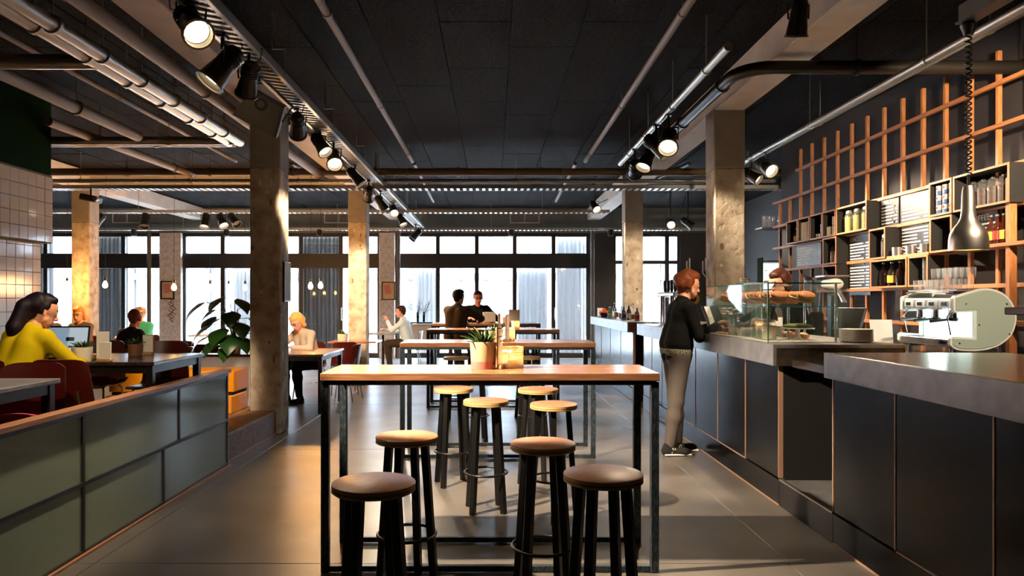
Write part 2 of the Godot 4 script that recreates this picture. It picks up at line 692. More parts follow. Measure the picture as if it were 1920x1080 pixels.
	lb.append([hip + Vector3(-0.06, 0.0, 0), hip + Vector3(0.06, 0.0, 0), 0.112, 0.112, lc])
	net(tr, lb, det, 0.035)
	part(o, "trousers", tr, "vcol_cloth")
	if p.get("shoes", true):
		var sc2: Color = p.get("shoe", Color(0.02, 0.02, 0.022))
		for i in 2:
			var s := MB.new()
			var a: Vector3 = ank[i]
			var t: Vector3 = toe[i]
			net(s, [[a + Vector3(0, 0.01, 0.015), a + Vector3(0, -0.03, 0.03), 0.043, 0.04, sc2], [a + Vector3(0, -0.035, 0.03), t, 0.04, 0.036, sc2], [t, t + Vector3(0, 0, -0.03), 0.037, 0.03, sc2]], 0.011, 0.02)
			var so := part(o, "shoe", s, "vcol_cloth")
			var sl := MB.new()
			var fl := a.y - 0.072
			sl.box(Vector3((a.x + t.x) * 0.5, fl + 0.009, (a.z + t.z) * 0.5 - 0.005), Vector3(0.085, 0.018, 0.26), 0.008)
			part(so, "sole", sl, p.get("sole", "black_plastic"))
			if p.get("stripes", false):
				for q in 3:
					for e in [-1.0, 1.0]:
						var m := MB.new()
						m.bar(Vector3(a.x + e * 0.041, a.y - 0.045, a.z - 0.055 + q * 0.022), Vector3(a.x + e * 0.034, a.y - 0.005, a.z - 0.04 + q * 0.022), 0.006, 0.01)
						part(so, "stripe", m, "white_paint")
	# hair
	var hcol: Color = p.get("hair", Color(0.04, 0.025, 0.018))
	var hb := [[H.call(0, 0.055, 0.035), H.call(0, 0.072, 0.006), 0.088, 0.072, hcol], [H.call(0, 0.02, 0.05), H.call(0, -0.03, 0.05), 0.075, 0.052, hcol], [H.call(-0.04, 0.098, -0.036), H.call(0.04, 0.1, -0.034), 0.03, 0.03, hcol]]
	for s in [-1.0, 1.0]:
		hb.append([H.call(s * 0.06, 0.04, 0.005), H.call(s * 0.066, 0.0, 0.018), 0.03, 0.022, hcol])
	var style: String = p.get("style", "short")
	if style == "pony":
		hb.append([H.call(0, 0.05, 0.09), H.call(0, 0.0, 0.12), 0.05, 0.05, hcol])
		hb.append([H.call(0, 0.0, 0.12), H.call(0.0, -0.16, 0.12), 0.054, 0.058, hcol])
		hb.append([H.call(0.0, -0.16, 0.12), H.call(0.0, -0.36, 0.06), 0.058, 0.034, hcol])
	elif style == "bob":
		for s in [-1.0, 1.0]:
			hb.append([H.call(s * 0.066, 0.06, 0.02), H.call(s * 0.075, -0.06, 0.03), 0.036, 0.034, hcol])
		hb.append([H.call(-0.03, 0.0, 0.075), H.call(0.03, -0.055, 0.075), 0.055, 0.045, hcol])
		hb.append([H.call(0, 0.1, 0.03), H.call(0, 0.09, -0.035), 0.06, 0.05, hcol])
	elif style == "tousled":
		hb.append([H.call(0, 0.11, 0.03), H.call(0, 0.105, -0.05), 0.055, 0.045, hcol])
		hb.append([H.call(-0.03, 0.05, 0.085), H.call(0.03, 0.0, 0.085), 0.06, 0.045, hcol])
		hb.append([H.call(0, 0.03, 0.095), H.call(0, -0.04, 0.075), 0.048, 0.03, hcol])
		for s in [-1.0, 1.0]:
			hb.append([H.call(s * 0.066, 0.045, 0.03), H.call(s * 0.07, -0.01, 0.03), 0.034, 0.026, hcol])
	var hm := MB.new()
	net(hm, hb, maxf(hcell, 0.008), 0.02)
	part(o, "hair", hm, "vcol_hair")
	if p.get("glasses", false):
		var gm := MB.new()
		for s in [-1.0, 1.0]:
			var ring := []
			for q in 13:
				var a := TAU * q / 12.0
				ring.append(H.call(s * 0.034 + cos(a) * 0.024, 0.012 + sin(a) * 0.018, -0.1))
			gm.tube(ring, 0.0022, 5, false)
			gm.tube([H.call(s * 0.058, 0.014, -0.1), H.call(s * 0.084, 0.016, 0.0)], 0.0022, 5)
		gm.tube([H.call(-0.01, 0.014, -0.102), H.call(0.01, 0.014, -0.102)], 0.0022, 5)
		part(o, "spectacles", gm, "black_plastic")
	if p.has("print"):
		var pm := MB.new()
		var cp: Color = p.print
		var bl := []
		for s in [-1.0, 1.0]:
			bl.append([hip + Vector3(s * 0.07, 0.1, 0), hip + Vector3(s * 0.07, -p.hem - 0.055, 0.005), 0.115, 0.127, cp])
		net(pm, bl, det, 0.03)
		part(o, "shirt_hem", pm, "floral_cloth")
	o.scale = Vector3.ONE * sc
	return o

const EYE := 1.42
func _ready() -> void:
	rng.seed = 7
	# camera: level, lens shifted, standing in the aisle
	var cam := Camera3D.new()
	cam.name = "camera"
	cam.projection = Camera3D.PROJECTION_FRUSTUM
	cam.near = 0.05
	cam.far = 200.0
	cam.size = 0.05 * 1080.0 / 1350.0
	cam.frustum_offset = Vector2(35.0, 25.0) * 0.05 / 1350.0
	cam.position = Vector3(0, EYE, 0)
	add_child(cam)
	cam.current = true
	var env := Environment.new()
	env.tonemap_mode = Environment.TONE_MAPPER_LINEAR
	env.tonemap_exposure = 1.0
	env.background_mode = Environment.BG_SKY
	var sm := ProceduralSkyMaterial.new()
	sm.sky_top_color = Color(0.86, 0.93, 1.0)
	sm.sky_horizon_color = Color(0.93, 0.97, 1.0)
	sm.ground_bottom_color = Color(0.6, 0.6, 0.6)
	sm.ground_horizon_color = Color(0.8, 0.82, 0.84)
	sm.sky_energy_multiplier = 6.4
	sm.ground_energy_multiplier = 1.5
	sm.sun_angle_max = 0.0
	var sky := Sky.new()
	sky.sky_material = sm
	env.sky = sky
	env.sdfgi_enabled = true
	env.ssao_enabled = true
	env.ssil_enabled = true
	var we := WorldEnvironment.new()
	we.name = "world_environment"
	we.environment = env
	add_child(we)
	materials()
	shell()
	services()
	spotlights()
	bar()
	back_wall()
	high_tables()
	deck()
	far_room()
	people()

func spot_light(at: Vector3, to: Vector3, energy: float, angle := 24.0, size := 0.04, col := Color(1.0, 0.89, 0.75), soft := 0.6) -> void:
	var l := SpotLight3D.new()
	l.name = numbered("spot_beam")
	l.light_color = col
	l.light_energy = energy
	l.spot_angle = angle
	l.spot_angle_attenuation = soft
	l.spot_range = 30.0
	l.spot_attenuation = 2.0
	l.light_size = size
	l.shadow_enabled = true
	add_child(l)
	l.position = at
	var d := (to - at).normalized()
	l.look_at_from_position(at, to, Vector3.UP if absf(d.y) < 0.95 else Vector3.RIGHT)

func omni(at: Vector3, energy: float, col := Color(1.0, 0.72, 0.42), size := 0.04) -> void:
	var l := OmniLight3D.new()
	l.name = numbered("bulb_light")
	l.light_color = col
	l.light_energy = energy
	l.omni_range = 30.0
	l.omni_attenuation = 2.0
	l.light_size = size
	l.shadow_enabled = true
	add_child(l)
	l.position = at

func materials() -> void:
	var W := Color.WHITE
	# concrete, plaster, board
	tri_tex("floor", g(0.98), 0.3, ntex(3, 0.006, [[0.0, Color(0.31, 0.295, 0.285)], [0.5, Color(0.37, 0.35, 0.335)], [1.0, Color(0.44, 0.415, 0.395)]], 6, 1024), Vector3.ONE * 0.22, true, {"roughness_texture": ntex(4, 0.008, [[0.0, g(0.75)], [1.0, g(1.0)]], 5), "metallic_specular": 0.55})
	MT.floor.roughness = 0.36
	tri_tex("ceiling", g(1.0), 0.95, ntex(5, 0.05, [[0.0, Color(0.05, 0.046, 0.044)], [0.55, Color(0.11, 0.102, 0.098)], [1.0, Color(0.18, 0.168, 0.162)]], 4), Vector3.ONE * 0.9, true, {"metallic_specular": 0.18, "heightmap_enabled": true, "heightmap_scale": 0.5, "heightmap_texture": ntex(6, 0.11, [[0.0, g(0)], [1.0, g(1)]], 3)})
	var ct := ntex(9, 0.012, [[0.0, Color(0.5, 0.43, 0.36)], [0.25, Color(0.6, 0.54, 0.47)], [0.5, Color(0.68, 0.63, 0.56)], [1.0, Color(0.75, 0.71, 0.65)]], 6)
	tri_tex("concrete", g(0.98), 0.9, ct, Vector3.ONE * 0.8, true, {"heightmap_enabled": true, "heightmap_scale": 0.35, "heightmap_texture": ntex(10, 0.03, [[0.0, g(0)], [0.35, g(0.7)], [1.0, g(1)]], 5)})
	tri_tex("painted_grey", g(1.0), 0.75, ntex(11, 0.01, [[0.0, Color(0.5, 0.47, 0.44)], [1.0, Color(0.57, 0.54, 0.51)]], 4), Vector3.ONE * 0.7, true)
	tri_tex("beam_paint", g(1.0), 0.75, ntex(12, 0.01, [[0.0, Color(0.78, 0.75, 0.72)], [1.0, Color(0.86, 0.83, 0.8)]], 4), Vector3.ONE * 0.6, true)
	tri_tex("header_paint", g(1.0), 0.7, ntex(13, 0.01, [[0.0, Color(0.36, 0.38, 0.36)], [1.0, Color(0.42, 0.44, 0.42)]], 4), Vector3.ONE * 0.5, true)
	tri_tex("plaster", g(1.0), 0.85, ntex(14, 0.02, [[0.0, Color(0.62, 0.6, 0.58)], [0.4, Color(0.74, 0.72, 0.7)], [1.0, Color(0.82, 0.8, 0.78)]], 6), Vector3.ONE * 0.8, true)
	mk("dark_wall", Color(0.20, 0.185, 0.18), 0.7)
	mk("back_panel", Color(0.19, 0.175, 0.175), 0.6, 0.0, {"metallic_specular": 0.3})
	mk("plain_wall", Color(0.45, 0.43, 0.41), 0.8)
	mk("green_paint", Color(0.025, 0.135, 0.04), 0.95, 0.0, {"metallic_specular": 0.15})
	mk("tile", Color(0.86, 0.83, 0.79), 0.12, 0.0, {"clearcoat_enabled": true, "clearcoat": 0.6, "clearcoat_roughness": 0.05})
	mk("grout", Color(0.45, 0.42, 0.39), 0.9)
	# metals
	mk("frame_dark", Color(0.115, 0.11, 0.108), 0.45)
	mk("steel_black", Color(0.075, 0.085, 0.095), 0.35, 0.7)
	tri_tex("steel_raw", g(1.0), 0.38, ntex(21, 0.03, [[0.0, Color(0.16, 0.19, 0.22)], [0.5, Color(0.26, 0.31, 0.35)], [1.0, Color(0.42, 0.47, 0.5)]], 5), Vector3(4, 1.2, 4), false, {"metallic": 0.75})
	mk("galvanised", Color(0.66, 0.66, 0.64), 0.4, 0.8)
	mk("silver_wrap", Color(0.68, 0.67, 0.65), 0.38, 0.75)
	mk("pipe_tan", Color(0.42, 0.35, 0.26), 0.6)
	mk("pipe_dark", Color(0.13, 0.115, 0.1), 0.4, 0.3)
	mk("pipe_grey", Color(0.36, 0.35, 0.33), 0.5, 0.3)
	mk("chrome", Color(0.8, 0.8, 0.8), 0.12, 1.0)
	mk("brushed", Color(0.74, 0.72, 0.7), 0.38, 1.0)
	mk("black_metal", Color(0.045, 0.043, 0.042), 0.4)
	mk("black_plastic", Color(0.035, 0.035, 0.037), 0.5)
	mk("speaker_grey", Color(0.34, 0.34, 0.34), 0.55)
	mk("stool_black", Color(0.028, 0.028, 0.03), 0.38)
	# woods
	var oak := ntex(31, 0.02, [[0.0, Color(0.49, 0.33, 0.22)], [0.5, Color(0.6, 0.42, 0.3)], [1.0, Color(0.69, 0.51, 0.38)]], 5)
	tri_tex("oak_x", g(1.0), 0.24, oak, Vector3(0.35, 5, 5), false, {"clearcoat_enabled": true, "clearcoat": 0.25, "clearcoat_roughness": 0.2})
	tri_tex("oak_z", g(1.0), 0.42, oak, Vector3(5, 5, 0.35))
	tri_tex("seat_wood", g(1.0), 0.42, ntex(33, 0.03, [[0.0, Color(0.54, 0.35, 0.24)], [0.5, Color(0.66, 0.46, 0.33)], [1.0, Color(0.76, 0.57, 0.43)]], 4), Vector3(1.2, 9, 9), false, {"metallic_specular": 0.4})
	mk("ply_edge_light", Color(0.74, 0.62, 0.42), 0.6)
	mk("ply_edge_dark", Color(0.52, 0.4, 0.24), 0.6)
	var pine := ntex(35, 0.02, [[0.0, Color(0.52, 0.31, 0.16)], [0.5, Color(0.62, 0.39, 0.21)], [1.0, Color(0.70, 0.47, 0.27)]], 4)
	tri_tex("pine_y", g(1.0), 0.55, pine, Vector3(6, 0.5, 6))
	tri_tex("pine_z", g(1.0), 0.55, pine, Vector3(6, 6, 0.5))
	tri_tex("deck_ply", g(1.0), 0.5, ntex(37, 0.012, [[0.0, Color(0.40, 0.27, 0.17)], [0.5, Color(0.52, 0.37, 0.25)], [1.0, Color(0.6, 0.45, 0.32)]], 5), Vector3(1.6, 1.6, 0.35), false)
	tri_tex("riser_ply", g(1.0), 0.55, ntex(38, 0.012, [[0.0, Color(0.46, 0.33, 0.23)], [0.45, Color(0.6, 0.46, 0.35)], [0.55, Color(0.5, 0.37, 0.27)], [1.0, Color(0.66, 0.52, 0.4)]], 5), Vector3(1.2, 1.6, 0.5), false)
	mk("strip_wood", Color(0.55, 0.43, 0.35), 0.6)
	mk("brown_core", Color(0.4, 0.2, 0.12), 0.5)
	mk("red_ply", Color(0.27, 0.055, 0.035), 0.3, 0.0, {"clearcoat_enabled": true, "clearcoat": 0.6, "clearcoat_roughness": 0.15})
	mk("yellow_paint", Color(0.8, 0.5, 0.04), 0.4)
	# bar
	tri_tex("bar_panel", g(1.0), 0.22, ntex(41, 0.006, [[0.0, Color(0.03, 0.033, 0.042)], [1.0, Color(0.058, 0.06, 0.072)]], 5), Vector3.ONE * 0.6, true, {"metallic_specular": 0.22})
	tri_tex("bar_slab", g(1.0), 0.36, ntex(42, 0.015, [[0.0, Color(0.30, 0.3, 0.31)], [0.5, Color(0.37, 0.37, 0.385)], [1.0, Color(0.44, 0.44, 0.455)]], 6), Vector3.ONE * 0.8, true, {"metallic_specular": 0.55})
	tri_tex("bar_top_dark", g(1.0), 0.22, ntex(43, 0.02, [[0.0, Color(0.14, 0.115, 0.1)], [1.0, Color(0.23, 0.195, 0.175)]], 5), Vector3.ONE * 0.8, true, {"metallic_specular": 0.6})
	mk("void_black", Color(0.02, 0.02, 0.02), 0.8)
	mk("box_inside", Color(0.06, 0.055, 0.05), 0.7)
	mk("menu_black", Color(0.075, 0.073, 0.075), 0.35)
	mk("white_paint", Color(0.86, 0.86, 0.84), 0.5)
	mk("paper", Color(0.84, 0.82, 0.78), 0.7)
	mk("wood_card", Color(0.66, 0.5, 0.36), 0.6)
	mk("machine_side", Color(0.66, 0.74, 0.71), 0.3)
	mk("machine_white", Color(0.9, 0.93, 0.92), 0.25)
	mk("steel_bright", Color(0.78, 0.77, 0.78), 0.22, 0.9)
	mk("machine_glow", Color(0.9, 1.0, 0.98), 0.5, 0.0, {"emission_enabled": true, "emission": Color(0.9, 1.0, 0.97), "emission_energy_multiplier": 1.6})
	mk("porcelain", Color(0.85, 0.83, 0.8), 0.2)
	mk("black_glaze", Color(0.04, 0.04, 0.045), 0.25)
	# glass
	mk("pane", Color(0.75, 0.85, 0.9, 0.04), 0.02, 0.0, {"transparency": 1})
	mk("case_glass", Color(0.7, 0.95, 0.9, 0.05), 0.02, 0.0, {"transparency": 1})
	mk("glass_edge", Color(0.12, 0.5, 0.48), 0.15)
	mk("clear_glass", Color(0.95, 0.97, 0.97, 0.04), 0.03, 0.0, {"transparency": 1})
	mk("amber_glass", Color(0.26, 0.1, 0.03, 0.72), 0.05, 0.0, {"transparency": 1})
	mk("dark_glass", Color(0.08, 0.03, 0.015, 0.85), 0.06, 0.0, {"transparency": 1})
	mk("green_glass", Color(0.2, 0.32, 0.08, 0.6), 0.05, 0.0, {"transparency": 1})
	mk("blue_glass", Color(0.05, 0.08, 0.16), 0.1)
	mk("frosted", Color(0.56, 0.62, 0.56), 0.1, 0.0, {"metallic_specular": 0.6, "backlight_enabled": true, "backlight": Color(0.25, 0.29, 0.27)})
	mk("frosted_white", Color(0.74, 0.78, 0.79), 0.2, 0.0, {"backlight_enabled": true, "backlight": Color(0.95, 0.97, 0.97)})
	mk("candle_glass", Color(0.98, 0.88, 0.68, 0.32), 0.2, 0.0, {"transparency": 1})
	mk("flame", Color(1.0, 0.8, 0.4), 0.5, 0.0, {"emission_enabled": true, "emission": Color(1.0, 0.72, 0.3), "emission_energy_multiplier": 9.0})
	mk("lens_lit", Color(1, 0.95, 0.85), 0.4, 0.0, {"emission_enabled": true, "emission": Color(1.0, 0.87, 0.66), "emission_energy_multiplier": 14.0})
	mk("lens_dim", Color(0.55, 0.53, 0.5), 0.1, 0.6)
	mk("bulb_lit", Color(1, 0.9, 0.7), 0.4, 0.0, {"emission_enabled": true, "emission": Color(1.0, 0.76, 0.42), "emission_energy_multiplier": 22.0})
	mk("screen_lit", Color(0.8, 0.85, 0.9), 0.3, 0.0, {"emission_enabled": true, "emission": Color(0.62, 0.74, 0.85), "emission_energy_multiplier": 0.55})
	# plants, pots, food
	mk("agave", Color(0.13, 0.25, 0.08), 0.45)
	mk("agave_pale", Color(0.42, 0.46, 0.2), 0.45)
	mk("leaf", Color(0.09, 0.22, 0.05), 0.32, 0.0, {"backlight_enabled": true, "backlight": Color(0.12, 0.25, 0.03)})
	mk("petal", Color(0.76, 0.74, 0.72), 0.6)
	mk("petal_pink", Color(0.78, 0.6, 0.58), 0.6)
	mk("pot_cream", Color(0.74, 0.62, 0.48), 0.55)
	mk("pot_pink", Color(0.72, 0.42, 0.38), 0.55)
	mk("pot_white", Color(0.78, 0.74, 0.68), 0.5)
	mk("pot_brown", Color(0.45, 0.3, 0.2), 0.6)
	mk("soil", Color(0.1, 0.07, 0.05), 0.95)
	tri_tex("bread", g(1.0), 0.7, ntex(51, 0.05, [[0.0, Color(0.42, 0.22, 0.1)], [0.5, Color(0.66, 0.42, 0.22)], [1.0, Color(0.8, 0.6, 0.38)]], 4, 256), Vector3.ONE * 6.0)
	mk("salad", Color(0.35, 0.4, 0.12), 0.6)
	mk("ham", Color(0.7, 0.3, 0.25), 0.5)
	mk("orange_fruit", Color(0.75, 0.32, 0.06), 0.5)
	mk("beans", Color(0.22, 0.1, 0.055), 0.6)
	mk("pickle", Color(0.42, 0.42, 0.16), 0.4)
	mk("cream_fill", Color(0.78, 0.7, 0.56), 0.6)
	mk("label_yellow", Color(0.85, 0.62, 0.2), 0.6)
	mk("label_red", Color(0.75, 0.16, 0.12), 0.6)
	mk("can_blue", Color(0.3, 0.4, 0.55), 0.4)
	mk("syrup", Color(0.22, 0.06, 0.03), 0.15)
	mk("lid_metal", Color(0.7, 0.68, 0.66), 0.3, 0.9)
	mk("curtain_light", Color(0.72, 0.72, 0.73), 0.85, 0.0, {"backlight_enabled": true, "backlight": Color(0.5, 0.5, 0.5)})
	mk("curtain_dark", Color(0.2, 0.18, 0.17), 0.85)
	mk("outside_white", Color(0.62, 0.64, 0.66), 0.8)
	mk("outside_blue", Color(0.3, 0.38, 0.45), 0.6)
	mk("court_frame", Color(0.06, 0.08, 0.1), 0.6)
	mk("outside_ground", Color(0.7, 0.7, 0.69), 0.8)
	mk("vcol_skin", W, 0.5, 0.0, {"vertex_color_use_as_albedo": true})
	mk("vcol_cloth", W, 0.85, 0.0, {"vertex_color_use_as_albedo": true, "metallic_specular": 0.25})
	mk("vcol_hair", W, 0.55, 0.0, {"metallic_specular": 0.35, "vertex_color_use_as_albedo": true})
	tri_tex("floral_cloth", g(1.0), 0.85, ntex(61, 0.05, [[0.0, Color(0.06, 0.06, 0.05)], [0.45, Color(0.12, 0.12, 0.1)], [0.52, Color(0.6, 0.58, 0.5)], [1.0, Color(0.78, 0.76, 0.68)]], 2, 256), Vector3.ONE * 5.0)
	mk("pink_cloth", Color(0.75, 0.22, 0.36), 0.8)

func struct_node(called: String, label: String) -> Node3D:
	return thing(called, label, "", Vector3.ZERO, 0.0, "", "structure")

func struct_box(called: String, label: String, c: Vector3, s: Vector3, mat: String, bev := 0.0) -> MeshInstance3D:
	var m := MB.new()
	m.box(Vector3.ZERO, s, bev)
	return solo(called, label, "", m, mat, c, "", "structure")

func shell() -> void:
	# floor: ground slabs with sawn joints
	var fl := struct_node("floor", "polished grey concrete floor with fine sawn joints")
	var b := MB.new()
	b.box(Vector3(-4.0, -0.11, -8.1), Vector3(20.4, 0.2, 20.6))
	part(fl, "subfloor", b, "grout")
	var xs := [-14.0, -9.0, -5.5, -2.16, 1.6, 6.1]
	var zs := [2.1, -0.9, -3.9, -6.9, -9.9, -12.9, -15.9, -18.3]
	for i in xs.size() - 1:
		for j in zs.size() - 1:
			var sx: float = xs[i + 1] - xs[i] - 0.005
			var sz: float = zs[j] - zs[j + 1] - 0.005
			var m := MB.new()
			m.box(Vector3.ZERO, Vector3(sx, 0.01, sz), 0.0015)
			part(fl, "floor_slab", m, "floor", Vector3((xs[i] + xs[i + 1]) * 0.5, -0.005, (zs[j] + zs[j + 1]) * 0.5))
	# ceiling: slab and wood-wool boards
	var ce := struct_node("ceiling", "black wood-wool board ceiling with open joints")
	b = MB.new()
	b.box(Vector3(-4.0, 3.88, -8.1), Vector3(20.4, 0.2, 20.6))
	part(ce, "slab", b, "ceiling")
	var pm := MB.new()
	pm.box(Vector3.ZERO, Vector3(0.594, 0.03, 1.194), 0.004)
	var pmesh := pm.mesh()
	var ph := MB.new()
	ph.box(Vector3.ZERO, Vector3(0.594, 0.03, 0.594), 0.004)
	var phm := ph.mesh()
	for i in 19:
		var x := -6.75 + 0.6 * i
		var z := -4.2
		if i % 2 == 1:
			inst(ce, "ceiling_board", phm, "ceiling", Vector3(x, 3.766 + rng.randf() * 0.004, z - 0.3))
			z -= 0.6
		while z > -17.2:
			inst(ce, "ceiling_board", pmesh, "ceiling", Vector3(x, 3.764 + rng.randf() * 0.007, z - 0.6))
			z -= 1.2
	# long beams
	for e in [[-2.4425, "pale painted concrete beam over the column beside the deck"], [2.528, "pale painted concrete beam over the column beside the bar"], [-7.41, "pale painted concrete beam over the far left column"]]:
		struct_box("ceiling_beam", e[1], Vector3(e[0], 3.61, -8.1), Vector3(0.325, 0.29, 20.4), "beam_paint", 0.008)
	# cross beams
	for e in [[-7.86, "cross beam at the first pair of columns"], [-13.08, "cross beam at the second pair of columns"]]:
		if e[0] < -10.0:
			struct_box("ceiling_beam", "painted " + e[1], Vector3(-8.0, 3.6, e[0]), Vector3(10.7, 0.28, 0.3), "beam_paint", 0.008)
	# columns
	var cols := [[-2.4425, -7.86, "stained concrete column with grey top at the end of the deck"], [2.528, -7.86, "chipped concrete column with grey top behind the glass display case"], [-2.4425, -13.08, "pale scarred concrete column behind the blond woman's table"], [2.528, -13.08, "pale concrete column behind the beer taps"], [-7.41, -13.08, "pale concrete column behind the yellow sweater's laptop"]]
	for e in cols:
		var c := thing("column", e[2], "", Vector3(e[0], 0, e[1]), 0.0, "", "structure")
		b = MB.new()
		b.box(Vector3(0, 1.4225, 0), Vector3(0.325, 2.845, 0.325), 0.012)
		part(c, "shaft", b, "concrete")
		b = MB.new()
		b.box(Vector3(0, 3.17, 0), Vector3(0.329, 0.65, 0.329), 0.01)
		part(c, "painted_top", b, "painted_grey")
		var cr := RandomNumberGenerator.new()
		cr.seed = int(abs(e[0] * 100 + e[1] * 7))
		for k in 26:
			# small pits and patches of old mortar left on the shaft
			var q := MB.new()
			var sx := cr.randf_range(0.008, 0.03)
			var sy := cr.randf_range(0.012, 0.07)
			var face := k % 3
			var u := cr.randf_range(-0.13, 0.13)
			var y := cr.randf_range(0.3, 2.75)
			var pt := []
			for a in 7:
				pt.append(Vector2(cos(TAU * a / 7.0) * sx * cr.randf_range(0.5, 1.1), sin(TAU * a / 7.0) * sy * cr.randf_range(0.5, 1.1)))
			var tr := Transform3D(Basis.IDENTITY, Vector3(u, y, 0.1615))
			if face == 1:
				tr = Transform3D(Basis(Vector3.UP, PI / 2), Vector3(0.1615, y, u))
			elif face == 2:
				tr = Transform3D(Basis(Vector3.UP, -PI / 2), Vector3(-0.1615, y, u))
			q.prism(pt, tr, 0.003)
			part(c, "mortar_patch", q, "pot_brown" if k % 2 else "pot_white")
	# outer walls
	struct_box("wall_left", "plain side wall far to the left", Vector3(-14.1, 1.88, -8.1), Vector3(0.2, 3.8, 20.6), "plain_wall")
	struct_box("wall_back", "dark wall behind the camera", Vector3(-4, 1.88, 2.2), Vector3(20.4, 3.8, 0.2), "dark_wall")
	struct_box("wall_right", "dark side wall behind the bar shelving", Vector3(5.2, 1.88, -4.45), Vector3(1.6, 3.8, 13.1), "back_panel")
	struct_box("wall_right", "dark side wall beyond the bottle shelf", Vector3(6.1, 1.88, -14.7), Vector3(0.2, 3.8, 7.6), "dark_wall")
	# window front
	var z := -18.2
	struct_box("wall_front", "grey green header wall above the windows", Vector3(-4, 3.455, z - 0.05), Vector3(20.4, 0.63, 0.3), "header_paint")
	for e in [[0.79, "header grille above the middle high tables"], [-3.88, "header grille above the far left doors"], [-9.2, "header grille above the leftmost windows"]]:
		var gn := thing("vent_grille", "pale framed " + e[1], "grille", Vector3(e[0], 3.51, z + 0.11))
		b = MB.new()
		b.box(Vector3(0, 0.115, 0), Vector3(0.74, 0.02, 0.03))
		b.box(Vector3(0, -0.115, 0), Vector3(0.74, 0.02, 0.03))
		b.box(Vector3(-0.36, 0, 0), Vector3(0.02, 0.22, 0.03))
		b.box(Vector3(0.36, 0, 0), Vector3(0.02, 0.22, 0.03))
		b.box(Vector3(0, 0, 0), Vector3(0.015, 0.22, 0.03))
		part(gn, "frame", b, "beam_paint")
		for k in 8:
			b = MB.new()
			b.box(Vector3(0, -0.095 + 0.027 * k, -0.005), Vector3(0.7, 0.004, 0.025), 0.0, Basis(Vector3.RIGHT, 0.6))
			part(gn, "slat", b, "painted_grey")
	window("window_1", "wide dark framed window front with doors facing the aisle", [-2.45, -1.4, -0.418, 0.54, 1.52, 2.41], z, 4)
	window("window_2", "dark framed window front behind the left column", [-7.82, -6.83, -5.84, -4.85, -3.85, -2.86], z, 4)
	window("window_3", "dark framed window front at the far left", [-13.3, -12.3, -11.3, -10.33, -9.34, -8.36], z, 3)
	window("window_4", "narrow dark framed window and door behind the beer taps", [3.03, 3.6, 4.38, 4.7], z, 2, 2.36, 0.09)
	for e in [[-2.665, 0.39, "pale plastered facade pier with a framed print"], [-8.09, 0.54, "pale facade pier with black drawing and framed print"], [-13.65, 0.7, "plain facade pier in the far left corner"]]:
		struct_box("facade_pier", e[2], Vector3(e[0], 1.57, z), Vector3(e[1], 3.14, 0.36), "plaster", 0.01)
	struct_box("wall_front", "dark brown panel between middle windows and bar windows", Vector3(2.72, 1.57, z), Vector3(0.62, 3.14, 0.2), "dark_wall")
	struct_box("wall_front", "dark wall to the right of the bar windows", Vector3(5.4, 1.57, z), Vector3(1.4, 3.14, 0.2), "dark_wall")
	# down pipes at the front
	for e in [[2.46, "grey downpipe right of the middle window front"], [-8.55, "grey downpipe left of the facade pier with drawing"], [-2.36, "grey downpipe left of the middle window front"]]:
		var m := MB.new()
		m.cyl(Vector3(0, 0, 0), Vector3(0, 3.3, 0), 0.05, 0.05, 16)
		for y in [0.5, 1.7, 2.9]:
			m.cyl(Vector3(0, y, 0), Vector3(0, y + 0.03, 0), 0.057, 0.057, 16)
		solo("downpipe", e[1], "pipe", m, "pipe_grey", Vector3(e[0], 0, z + 0.32))
	# outside
	struct_box("ground_outside", "pale paved court outside the windows", Vector3(-4, -0.1, -40), Vector3(80, 0.16, 43), "outside_ground")
	var ob := thing("building", "white building across the court with blue grey frames", "building", Vector3(0, 0, -30))
	b = MB.new()
	b.box(Vector3(-2, 4.4, -0.6), Vector3(44, 8.8, 1.0))
	part(ob, "facade", b, "outside_white")
	for k in 30:
		var x := -15.0 + k * 1.05
		b = MB.new()
		b.box(Vector3(x, 1.5, 0), Vector3(0.16, 3.0, 0.16))
		part(ob, "post", b, "court_frame")
	for y in [2.45, 3.05]:
		b = MB.new()
		b.box(Vector3(0, y, 0.02), Vector3(32, 0.28 if y < 3 else 0.1, 0.2))
		part(ob, "lintel", b, "court_frame")
	for k in 12:
		b = MB.new()
		b.box(Vector3(-14.0 + k * 2.6, 4.9, 0.0), Vector3(1.0, 1.4, 0.25), 0.02)
		part(ob, "window", b, "court_frame")
	# curtains outside the glass
	curtain(-2.0, -1.47, 2.24, "curtain_light", "pale grey curtain behind the seated man in white")
	curtain(0.62, 1.42, 2.24, "curtain_light", "pale grey curtain gathered behind the second door from the right")
	curtain(1.62, 2.36, 3.1, "curtain_light", "pale grey full height curtain at the right end of the doors")
	curtain(-5.05, -3.98, 3.1, "curtain_dark", "dark curtain behind the pair of pendant bulbs")
	curtain(-10.2, -9.45, 3.1, "curtain_dark", "dark curtain behind the leftmost bulb and blurred man")
	curtain(-12.2, -11.4, 3.1, "curtain_dark", "dark curtain at the far left edge beyond the tiled wall")
	curtain(-6.7, -6.1, 2.24, "curtain_light", "pale curtain behind the large leafy plant")
	# letters on the dark wall
	var lt := thing("letter_sign", "white bulb-dotted letters LU on the dark wall behind the bar", "sign", Vector3(4.95, 2.05, z + 0.13))
